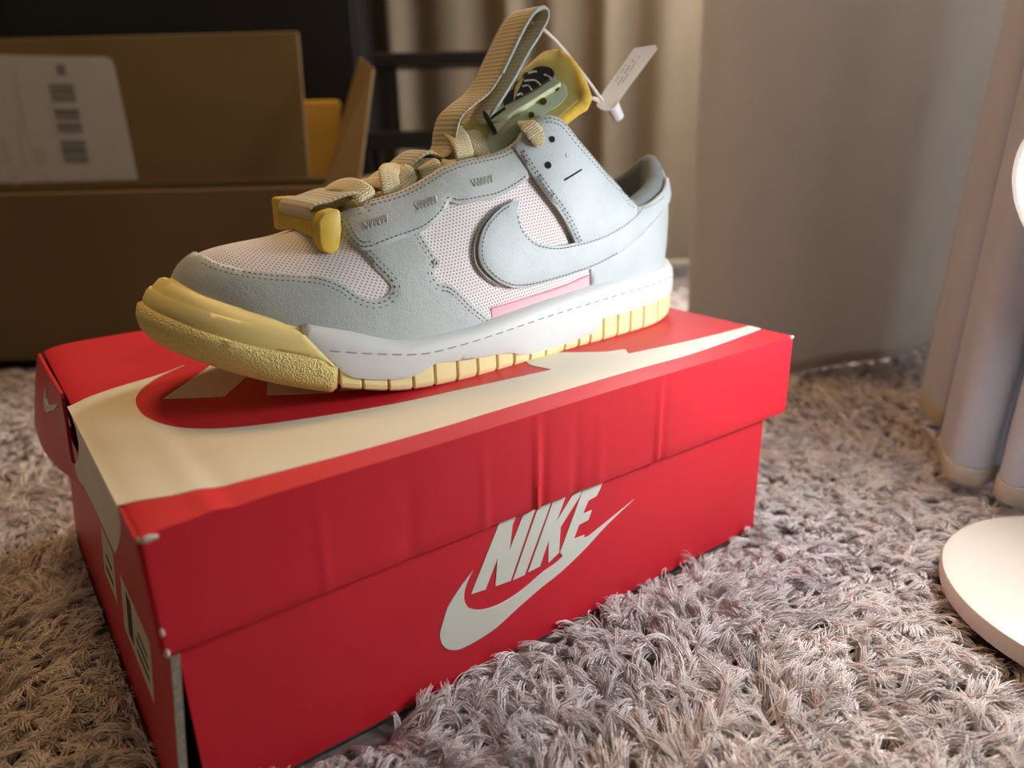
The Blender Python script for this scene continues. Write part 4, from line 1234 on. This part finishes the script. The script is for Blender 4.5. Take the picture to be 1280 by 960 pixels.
wall_q('front_wall', dr(DF, rL, z0), dr(DF, rR, z0), dr(DF, rR, zF), dr(DF, rL, zF), .005, KRAFT, cb, -HF)
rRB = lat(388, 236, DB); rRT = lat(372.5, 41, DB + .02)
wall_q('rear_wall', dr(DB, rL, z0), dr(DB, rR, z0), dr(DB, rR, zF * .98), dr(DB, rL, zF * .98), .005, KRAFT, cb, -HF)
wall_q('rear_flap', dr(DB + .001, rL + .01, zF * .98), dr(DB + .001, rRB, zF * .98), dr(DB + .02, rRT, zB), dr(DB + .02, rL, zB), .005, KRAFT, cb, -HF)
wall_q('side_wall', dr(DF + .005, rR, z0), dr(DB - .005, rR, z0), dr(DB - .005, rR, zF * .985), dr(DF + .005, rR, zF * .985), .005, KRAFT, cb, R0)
wall_q('side_wall', dr(DF + .005, rL, z0), dr(DB - .005, rL, z0), dr(DB - .005, rL, zF * .985), dr(DF + .005, rL, zF * .985), .005, KRAFT, cb, -R0)
wall_q('bottom', dr(DF + .005, rL + .005, z0), dr(DF + .005, rR - .005, z0), dr(DB - .005, rR - .005, z0), dr(DB - .005, rL + .005, z0), .003, KRAFT_IN, cb, (0, 0, -1))
fa, fb, fc, fd = at_d(400, 246, DF + .03), at_d(446, 250, DF + .01), at_d(466, 84, DF + .10), at_d(449, 70, DB - .03)
wall_q('side_flap', fa, fb, fc, fd, .005, KRAFT, cb, -HF)
# shipping label on the rear flap
e1 = dr(DB + .001, 0, zF * .98); e2 = dr(DB + .02, 0, zB)
fn_ = np.cross(R0, (e2 - e1) / np.linalg.norm(e2 - e1)); fn_ *= -np.sign(fn_ @ HF)
def flap_hit(px, py):
    d = pray(px, py); t = ((e1 - CAM) @ fn_) / (d @ fn_); return CAM + d * t
up_ = (e2 - e1) / np.linalg.norm(e2 - e1)
def flap2(px, py):
    q = flap_hit(px, py) - e1; return (q @ R0, q @ up_)
def fl3(p, t): return e1 + R0 * p[0] + up_ * p[1] + fn_ * t
lab_px = [(-60, 66), (-20, 68), (60, 70), (132, 71), (139, 74), (143, 84), (158, 155), (174, 238), (-30, 238), (-60, 140)]
lab_uv = np.array([flap2(*q) for q in lab_px]); lab_uv[:, 1] = np.maximum(lab_uv[:, 1], .002)
lab = prism(lab_uv, fl3, 'shipping_label', LABELM, cb, .0006)
def lab_bar(px, m, name): return prism([flap2(*q) for q in px], lambda p, t: fl3(p, .0006 + t), name, m, lab, .0003)
def para(x, y, w, h, m, name, sk=.205):
    lab_bar([(x, y), (x + w, y), (x + w + sk * h, y + h), (x + sk * h, y + h)], m, name)
for (y, h) in ((105, 4), (111, 6), (119, 3.5), (124, 3), (136, 9), (146.5, 3), (154, 7), (163, 2.5), (176, 6.5), (184, 9), (195, 3.5), (200, 3)):
    para(61 + .205 * (y - 105), y, 31, h, LABINK, 'barcode_bar')
for (x, y, w, h, m_) in ((70, 81, 11, 13, LABINK), (16, 90, 6, 38, LABINK2), (24, 130, 6, 40, LABINK2), (40, 185, 18, 18, LABINK2), (56, 215, 5, 12, LABINK2), (104, 214, 6, 13, LABINK2), (2, 170, 6, 30, LABINK2), (60, 130, 4, 40, LABINK2), (12, 218, 12, 12, LABINK2), (20, 150, 4, 55, LABINK2)):
    para(x, y, w, h, m_, 'printed_line')
# yellow board standing behind the cardboard box
YEL = mat('ochre_card', (.50, .27, .03), .7, .3, .06, 20)
d = 1.075
yb = quad_panel('yellow_board', [dr(d, lat(300, 300, d), .0), dr(d, lat(417, 300, d), .0), dr(d + .03, lat(417, 124, d), hgt(400, 124, d)), dr(d + .03, lat(300, 124, d), hgt(400, 124, d))], .02, YEL, None, -HF)
tag(yb, 'ochre yellow board standing behind the open cardboard box', 'board'); bevel(yb, .003, 2)

# ------------------------------------------------------------------ black cabinet and rack at the back
BLK = mat('black_lacquer', (.010, .009, .009), .5, .3, .2, 10)
BLKMET = mat('black_metal', (.012, .012, .012), .45, .4, .1, 60)
dc = 1.16
r1 = lat(446, 60, dc); r0 = r1 - 1.15
cab = empty('black_cabinet', tuple(dr(dc + .2, (r0 + r1) / 2, 0)), 'black cabinet standing in the dark behind the cardboard box', 'cabinet')
def dbox(name, d0, d1, ra, rb, za, zb_, m, parent, bw=.002):
    V = [dr(d0, ra, za), dr(d0, rb, za), dr(d1, rb, za), dr(d1, ra, za), dr(d0, ra, zb_), dr(d0, rb, zb_), dr(d1, rb, zb_), dr(d1, ra, zb_)]
    o = new_obj(name, V, BOXF, m, parent, False); recalc(o); bevel(o, bw, 2); return o
dbox('body', dc + .02, dc + .15, r0, r1, .0, .95, BLK, cab)
for k in range(2):
    a = r0 + (r1 - r0) * k / 2 + .004; b = r0 + (r1 - r0) * (k + 1) / 2 - .004
    dd = dbox('door', dc, dc + .019, a, b, .05, .93, BLK, cab)
    hx = b - .05 if k == 0 else a + .05
    dbox('handle', dc - .025, dc, hx - .006, hx + .006, .40, .60, BLKMET, dd)
dk = 1.07
rk = empty('black_rack', tuple(dr(dk + .1, lat(540, 160, dk), 0)), 'low black metal rack with two dark shelves in front of the brown curtain', 'rack')
ra, rb = lat(440, 170, dk), lat(648, 170, dk)
z1a, z1b = hgt(520, 81, dk), hgt(520, 65, dk); z2a, z2b = hgt(500, 187, dk), hgt(500, 164, dk)
dbox('shelf', dk, dk + .10, lat(467, 72, dk), rb, z1a, z1b, BLKMET, rk)
dbox('shelf', dk, dk + .10, ra, rb, z2a, z2b, BLKMET, rk)
for (rr, top) in ((ra + .012, z2b), (rb - .012, z1b)):
    for dd_ in (dk + .004, dk + .08):
        dbox('leg', dd_, dd_ + .018, rr - .010, rr + .010, 0, top, BLKMET, rk)
for dd_ in (dk + .02, dk + .075):
    dbox('upright', dd_, dd_ + .014, lat(467, 72, dk) + .004, lat(467, 72, dk) + .018, z2b - .002, z1a + .002, BLKMET, rk)

# ------------------------------------------------------------------ curtains
def cloth(name, base, transl=.25, weave=1400):
    m = mat(name, base, .9, .15, .05, 30, [('wavez', weave / 6.28, .15, .0004), ('noise', 300, .1, .0006)], sheen=.1)
    nt = m.node_tree; b = nt.nodes['Principled BSDF']; out = nt.nodes['Material Output']
    t = nt.nodes.new('ShaderNodeBsdfTranslucent'); t.inputs[0].default_value = (*base, 1)
    mx = nt.nodes.new('ShaderNodeMixShader'); mx.inputs[0].default_value = transl
    nt.links.new(b.outputs[0], mx.inputs[1]); nt.links.new(t.outputs[0], mx.inputs[2]); nt.links.new(mx.outputs[0], out.inputs[0])
    return m
def curtain(name, path, top, mtl, label, hem_m, folds, amp, phase=0.0, gather=.0, z_bot=.016, sharp=1.0, hem_h=.012, lean=0.0, relax=0.0):
    """path: plan polyline; folds: count along it"""
    P = resample(catmull(path, 16), .004)
    n = len(P)
    T = np.gradient(P, axis=0); T /= np.linalg.norm(T, axis=1)[:, None]
    Nn = np.stack([T[:, 1], -T[:, 0]], 1)
    s = np.linspace(0, 1, n)
    zs = np.concatenate([[z_bot, z_bot + hem_h, z_bot + hem_h + .001], np.linspace(z_bot + .03, top, 22)])
    P_soft = np.stack([np.interp(s, [0, .25, .5, .75, 1], np.interp([0, .25, .5, .75, 1], s, P[:, k_])) for k_ in (0, 1)], 1)
    for _ in range(200): P_soft[1:-1] = (P_soft[:-2] + 2 * P_soft[1:-1] + P_soft[2:]) / 4
    V = []; F = []
    rs = np.random.default_rng(len(name) + n)
    ph2 = rs.uniform(0, 6.28, 3)
    for z in zs:
        k = z / top
        a = amp * (1 - .35 * k)
        w = s + .012 * np.sin(2 * np.pi * 2 * s + ph2[0]) + .004 * np.sin(9 * s + 3 * z + ph2[1])
        f = np.sin(2 * np.pi * folds * w + phase) + .35 * np.sin(4 * np.pi * folds * w * .73 + ph2[2])
        f = np.sign(f) * np.abs(f) ** sharp
        m_ = relax * min(1.0, (z / .8)) ** .7
        q = P * (1 - m_) + P_soft * m_ + Nn * (a * f)[:, None] + Nn * (.004 * math.sin(z * 5)) + R0[:2] * (lean * z)
        for (x, y) in q: V.append((x, y, z))
    m = len(zs)
    for i in range(m - 1):
        for j in range(n - 1):
            F.append((i*n+j, i*n+j+1, (i+1)*n+j+1, (i+1)*n+j))
    c0 = P.mean(0)
    root = empty(name, (c0[0], c0[1], 0), label, 'curtain')
    Vh = V[:2 * n]; Fh = [f for f in F[:(n - 1)]]
    body = new_obj('drape', V[n:], [tuple(i - n for i in f) for f in F[(n-1):]], mtl, root)
    solidify(body, .0010, 0)
    hem = new_obj('hem', Vh, Fh, hem_m, root); solidify(hem, .0030, 0); bevel(hem, .0010, 2)
    return root
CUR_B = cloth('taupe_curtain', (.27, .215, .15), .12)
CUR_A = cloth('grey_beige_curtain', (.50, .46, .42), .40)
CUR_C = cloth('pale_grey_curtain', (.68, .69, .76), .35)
HEMM = cloth('curtain_hem', (.52, .46, .38), .1)
def plan(*q): return [tuple((CAM + HF * d_ + R0 * r_)[:2]) for d_, r_ in q]
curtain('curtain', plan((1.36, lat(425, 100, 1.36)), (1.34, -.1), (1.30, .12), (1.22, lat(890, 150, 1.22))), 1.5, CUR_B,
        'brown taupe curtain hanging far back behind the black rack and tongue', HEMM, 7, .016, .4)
curtain('curtain', plan((.95, lat(872, 300, .95)), (.80, lat(866, 300, .80)), (.74, lat(905, 300, .74)), (.715, lat(985, 300, .715)), (.72, lat(1060, 300, .72)), (.745, lat(1120, 300, .745)), (.79, lat(1170, 300, .79)), (.82, lat(1215, 300, .82))), 1.5, CUR_A,
        'grey beige curtain hanging close behind the right end of the shoe box', HEMM, 2.4, .006, 1.2, z_bot=.006)
_pc = [on_z(x_, y_, .016) for x_, y_ in ((1172, 452), (1156, 468), (1151, 495), (1157, 522), (1178, 533), (1196, 528), (1192, 548), (1176, 562), (1173, 582), (1192, 601), (1222, 608), (1240, 600), (1246, 606), (1243, 620), (1262, 632), (1300, 634), (1340, 618), (1350, 600), (1400, 596), (1480, 590), (1560, 570))]
curtain('curtain', [tuple(q[:2]) for q in _pc], 1.5, CUR_C,
        'pale grey curtain at the right edge hanging beside the round lamp base', HEMM, 9, .0015, 2.4, lean=.055, relax=.75)

# ------------------------------------------------------------------ lamp at the right
LWHITE = mat('white_lamp_enamel', (.56, .51, .44), .38, .5, .02, 10)
p1_, p2_, p3_ = on_z(1170, 700, .022), on_z(1230, 645, .022), on_z(1284, 815, .022)
def circ(a, b, c):
    A_ = np.array([[b[0]-a[0], b[1]-a[1]], [c[0]-a[0], c[1]-a[1]]]) * 2
    B_ = np.array([b[0]**2+b[1]**2-a[0]**2-a[1]**2, c[0]**2+c[1]**2-a[0]**2-a[1]**2])
    o_ = np.linalg.solve(A_, B_); return o_, math.hypot(o_[0]-a[0], o_[1]-a[1])
lc, lr = circ(p1_, p2_, p3_)
print('LAMP BASE', lc, lr)
lr *= .97
lamp = empty('table_lamp', (lc[0], lc[1], 0.010), 'white lamp with round disc base and glowing head at the right edge', 'lamp')
lathe([(0.002, .010), (lr - .003, .010), (lr - .0008, .0115), (lr, .014), (lr, .0195), (lr - .0007, .0215), (lr - .003, .0225), (.02, .0235), (.012, .025), (.002, .025)], (lc[0], lc[1], 0), (0, 0, 1), 'base', LWHITE, lamp, 96)
HEAD = at_d(1384, 252, .34)
FACE = np.array([-.84, .34, -.40]); FACE /= np.linalg.norm(FACE)
HR = .046
stem_path = catmull([(lc[0], lc[1], .02), (lc[0], lc[1], .10), (lc[0] + .012, lc[1] - .002, .18), tuple(HEAD - FACE * .042 + np.array([.006, -.004, .012])), tuple(HEAD - FACE * .024)], 10)
tube(stem_path, .006, 'stem', LWHITE, lamp, 14)
shade = lathe([(.004, -.026), (.020, -.025), (.034, -.018), (HR, -.004), (HR + .001, .002), (HR - .002, .002), (HR - .004, -.003), (.004, -.006)], HEAD, FACE, 'shade', LWHITE, lamp, 64, 50)
EM = emitter('lit_diffuser', (.93, .96, 1.0), LAMP_POWER)
lathe([(.002, -.0035), (HR - .006, -.0035), (HR - .005, .002), (HR * .7, .0065), (.002, .008)], HEAD, FACE, 'diffuser', EM, lamp, 48, 60)

# ------------------------------------------------------------------ shag rug
RUGM = bpy.data.materials.new('rug_fibre'); RUGM.use_nodes = True
_N = RUGM.node_tree.nodes; _L = RUGM.node_tree.links; _b = _N['Principled BSDF']
_b.inputs['Roughness'].default_value = .55; _b.inputs['Specular IOR Level'].default_value = .35
_at = _N.new('ShaderNodeAttribute'); _at.attribute_name = 'tone'
_rp = _N.new('ShaderNodeValToRGB'); _rp.color_ramp.elements[0].color = (.32, .275, .265, 1); _rp.color_ramp.elements[1].color = (.86, .79, .76, 1)
_rp.color_ramp.elements.new(.5).color = (.66, .59, .565, 1)
_L.new(_at.outputs['Fac'], _rp.inputs[0]); _L.new(_rp.outputs[0], _b.inputs['Base Color'])
RUGB = mat('rug_backing', (.16, .13, .12), .95, .1, .3, 200)
rx0, rx1, ry0, ry1 = -.75, 1.05, -.42, 1.15
rug = new_obj('shag_rug', box_verts((0, 0, 0), (rx1 - rx0, ry1 - ry0, .008)), BOXF, RUGB, None, False)
rug.location = ((rx0 + rx1) / 2, (ry0 + ry1) / 2, -.006)
tag(rug, 'thick greyish beige shag rug covering the floor under the red box', 'rug')
def vnoise(x, y, f, seed):
    r_ = np.random.default_rng(seed); o_ = 0
    for k in range(6):
        a_ = r_.uniform(0, 6.28); q_ = f * r_.uniform(.6, 1.5)
        o_ = o_ + np.sin((x * math.cos(a_) + y * math.sin(a_)) * q_ + r_.uniform(0, 6.28))
    return o_ / 6
def scatter(density, inner, outer, nf, rad):
    n = int(density * (rx1 - rx0) * (ry1 - ry0))
    x = rng.uniform(rx0, rx1, n); y = rng.uniform(ry0, ry1, n)
    P = np.stack([x, y, np.full(n, .01)], 1)
    dcam = np.hypot(x - CAM[0], y - CAM[1])
    px = to_pix(P); z = (P - CAM) @ _fw
    keep = (z > .02) & (px[:, 0] > -620) & (px[:, 0] < 1650) & (px[:, 1] < 1250) & (dcam >= inner) & (dcam < outer)
    keep &= ~((x > -.004) & (x < BX1 - .001) & (y > .001) & (y < BY1))
    keep &= np.hypot(x - lc[0], y - lc[1]) > lr + .001
    e = (np.stack([x, y], 1) - CAM[:2]); dd_ = e @ HF[:2]; rr_ = e @ R0[:2]
    keep &= ~((dd_ > DF - .004) & (dd_ < DB + .005) & (rr_ > rL) & (rr_ < rR))
    keep &= dd_ < 1.1
    x, y = x[keep], y[keep]; n = len(x)
    # tufts: every lock belongs to the nearest of many scattered tuft centres
    cs_ = .0078
    gi = np.floor(np.stack([x, y], 1) / cs_).astype(int)
    def hsh(ix, iy, k): 
        v_ = np.sin(ix * 127.1 + iy * 311.7 + k * 74.7) * 43758.5453
        return v_ - np.floor(v_)
    bd = np.full(n, 1e9); tcx = np.zeros(n); tcy = np.zeros(n); tid = np.zeros((n, 2))
    for ox_ in (-1, 0, 1):
        for oy_ in (-1, 0, 1):
            jx, jy = gi[:, 0] + ox_, gi[:, 1] + oy_
            cx_ = (jx + hsh(jx, jy, 1)) * cs_; cy_ = (jy + hsh(jx, jy, 2)) * cs_
            d_ = np.hypot(x - cx_, y - cy_); m_ = d_ < bd
            bd[m_] = d_[m_]; tcx[m_] = cx_[m_]; tcy[m_] = cy_[m_]; tid[m_, 0] = jx[m_]; tid[m_, 1] = jy[m_]
    h3, h4, h5 = hsh(tid[:, 0], tid[:, 1], 3), hsh(tid[:, 0], tid[:, 1], 4), hsh(tid[:, 0], tid[:, 1], 5)
    ang = 5.0 * vnoise(x, y, 22, 3) + (h3 - .5) * 2.6 + rng.normal(0, .35, n) - .6
    ln = rng.uniform(.011, .019, n); lean = np.clip(rng.normal(.86, .10, n), .5, .99)
    curl = rng.normal(0, .45, n)
    ln = ln * (.75 + .5 * h4)
    tone = np.clip(.52 + .22 * vnoise(x, y, 120, 8) + (h5 - .5) * .35 + rng.normal(0, .14, n), 0, 1)
    # push tufts away from the box sides so they do not cut through it
    K = 6
    t = np.linspace(0, 1, K)
    out = np.empty((n, nf, K, 3)); tn = np.empty((n, nf))
    fa_ = rng.uniform(0, 6.28, (n, nf)); fr_ = rng.uniform(0, 1, (n, nf)) ** .5 * .0021
    fl = rng.uniform(.78, 1.08, (n, nf))
    jit = rng.normal(0, .07, (n, nf)); wob = rng.normal(0, .0006, (n, nf, 2))
    tn[:] = np.clip(tone[:, None] + rng.normal(0, .07, (n, nf)), 0, 1)
    for k in range(K):
        th = ang[:, None] + jit + curl[:, None] * t[k] * .8
        hor = (ln[:, None] * fl) * (lean[:, None] * t[k] ** 1.25)
        ver = (ln[:, None] * fl) * np.sqrt(np.clip(1 - lean ** 2, .12, 1))[:, None] * np.sin(t[k] * 1.9) * .85
        cl = 1 - .62 * t[k] + .25 * (t[k] > .95)
        out[:, :, k, 0] = x[:, None] + (tcx - x)[:, None] * (.30 * t[k]) + hor * np.cos(th) + fr_ * np.cos(fa_) * cl + wob[:, :, 0] * math.sin(3.1 * t[k])
        out[:, :, k, 1] = y[:, None] + (tcy - y)[:, None] * (.30 * t[k]) + hor * np.sin(th) + fr_ * np.sin(fa_) * cl + wob[:, :, 1] * math.sin(3.1 * t[k])
        out[:, :, k, 2] = -.002 + ver + .0012 * np.sin(fa_ * 3) * t[k]
    q = out.reshape(-1, K, 3); q0_ = q.copy()
    # keep strands out of the box: slide back those that enter
    inb = (q[:, :, 0] > -.008) & (q[:, :, 0] < BX1 + .0005) & (q[:, :, 1] > .003) & (q[:, :, 1] < BY1 + .001)
    bad = inb.any(1)
    m_ = bad
    for side in range(1):
        sub = q[m_]
        root_ = sub[:, :1]
        # fold the strand back on the side its root lies on
        dy = np.where(root_[:, :, 1] <= .003, np.minimum(sub[:, :, 1], .003 - .0006), sub[:, :, 1])
        dy = np.where(root_[:, :, 1] >= BY1, np.maximum(sub[:, :, 1], BY1 + .001), dy)
        dx = np.where(root_[:, :, 0] <= -.004, np.minimum(sub[:, :, 0], -.0085), sub[:, :, 0])
        dx = np.where(root_[:, :, 0] >= BX1 - .001, np.maximum(sub[:, :, 0], BX1 + .001), dx)
        sub[:, :, 1] = dy; sub[:, :, 0] = dx; q[m_] = sub
    ok = ~(bad & (np.abs(q - q0_).max((1, 2)) > .0035))
    return q[ok], tn.reshape(-1)[ok], np.full(int(ok.sum()), rad)
def pile(name, sets):
    Q = np.concatenate([s[0] for s in sets]); TN = np.concatenate([s[1] for s in sets]); RD = np.concatenate([s[2] for s in sets])
    n, K, _ = Q.shape
    c = bpy.data.hair_curves.new(name)
    c.add_curves([K] * n)
    off = np.array(rug.location)
    c.points.foreach_set('position', (Q - off).astype(np.float32).ravel())
    ra_ = c.attributes.get('radius') or c.attributes.new('radius', 'FLOAT', 'POINT')
    tp = np.linspace(1, .55, K)
    ra_.data.foreach_set('value', (RD[:, None] * tp[None]).astype(np.float32).ravel())
    ta_ = c.attributes.new('tone', 'FLOAT', 'CURVE'); ta_.data.foreach_set('value', TN.astype(np.float32))
    c.materials.append(RUGM)
    o = bpy.data.objects.new(name, c); col.objects.link(o); o.parent = rug
    tag(o, kind='stuff')
    print('PILE', n)
    return o
pile('pile', [scatter(95000, 0.0, .62, 9, .00027), scatter(42000, .62, 1.7, 7, .00050)])
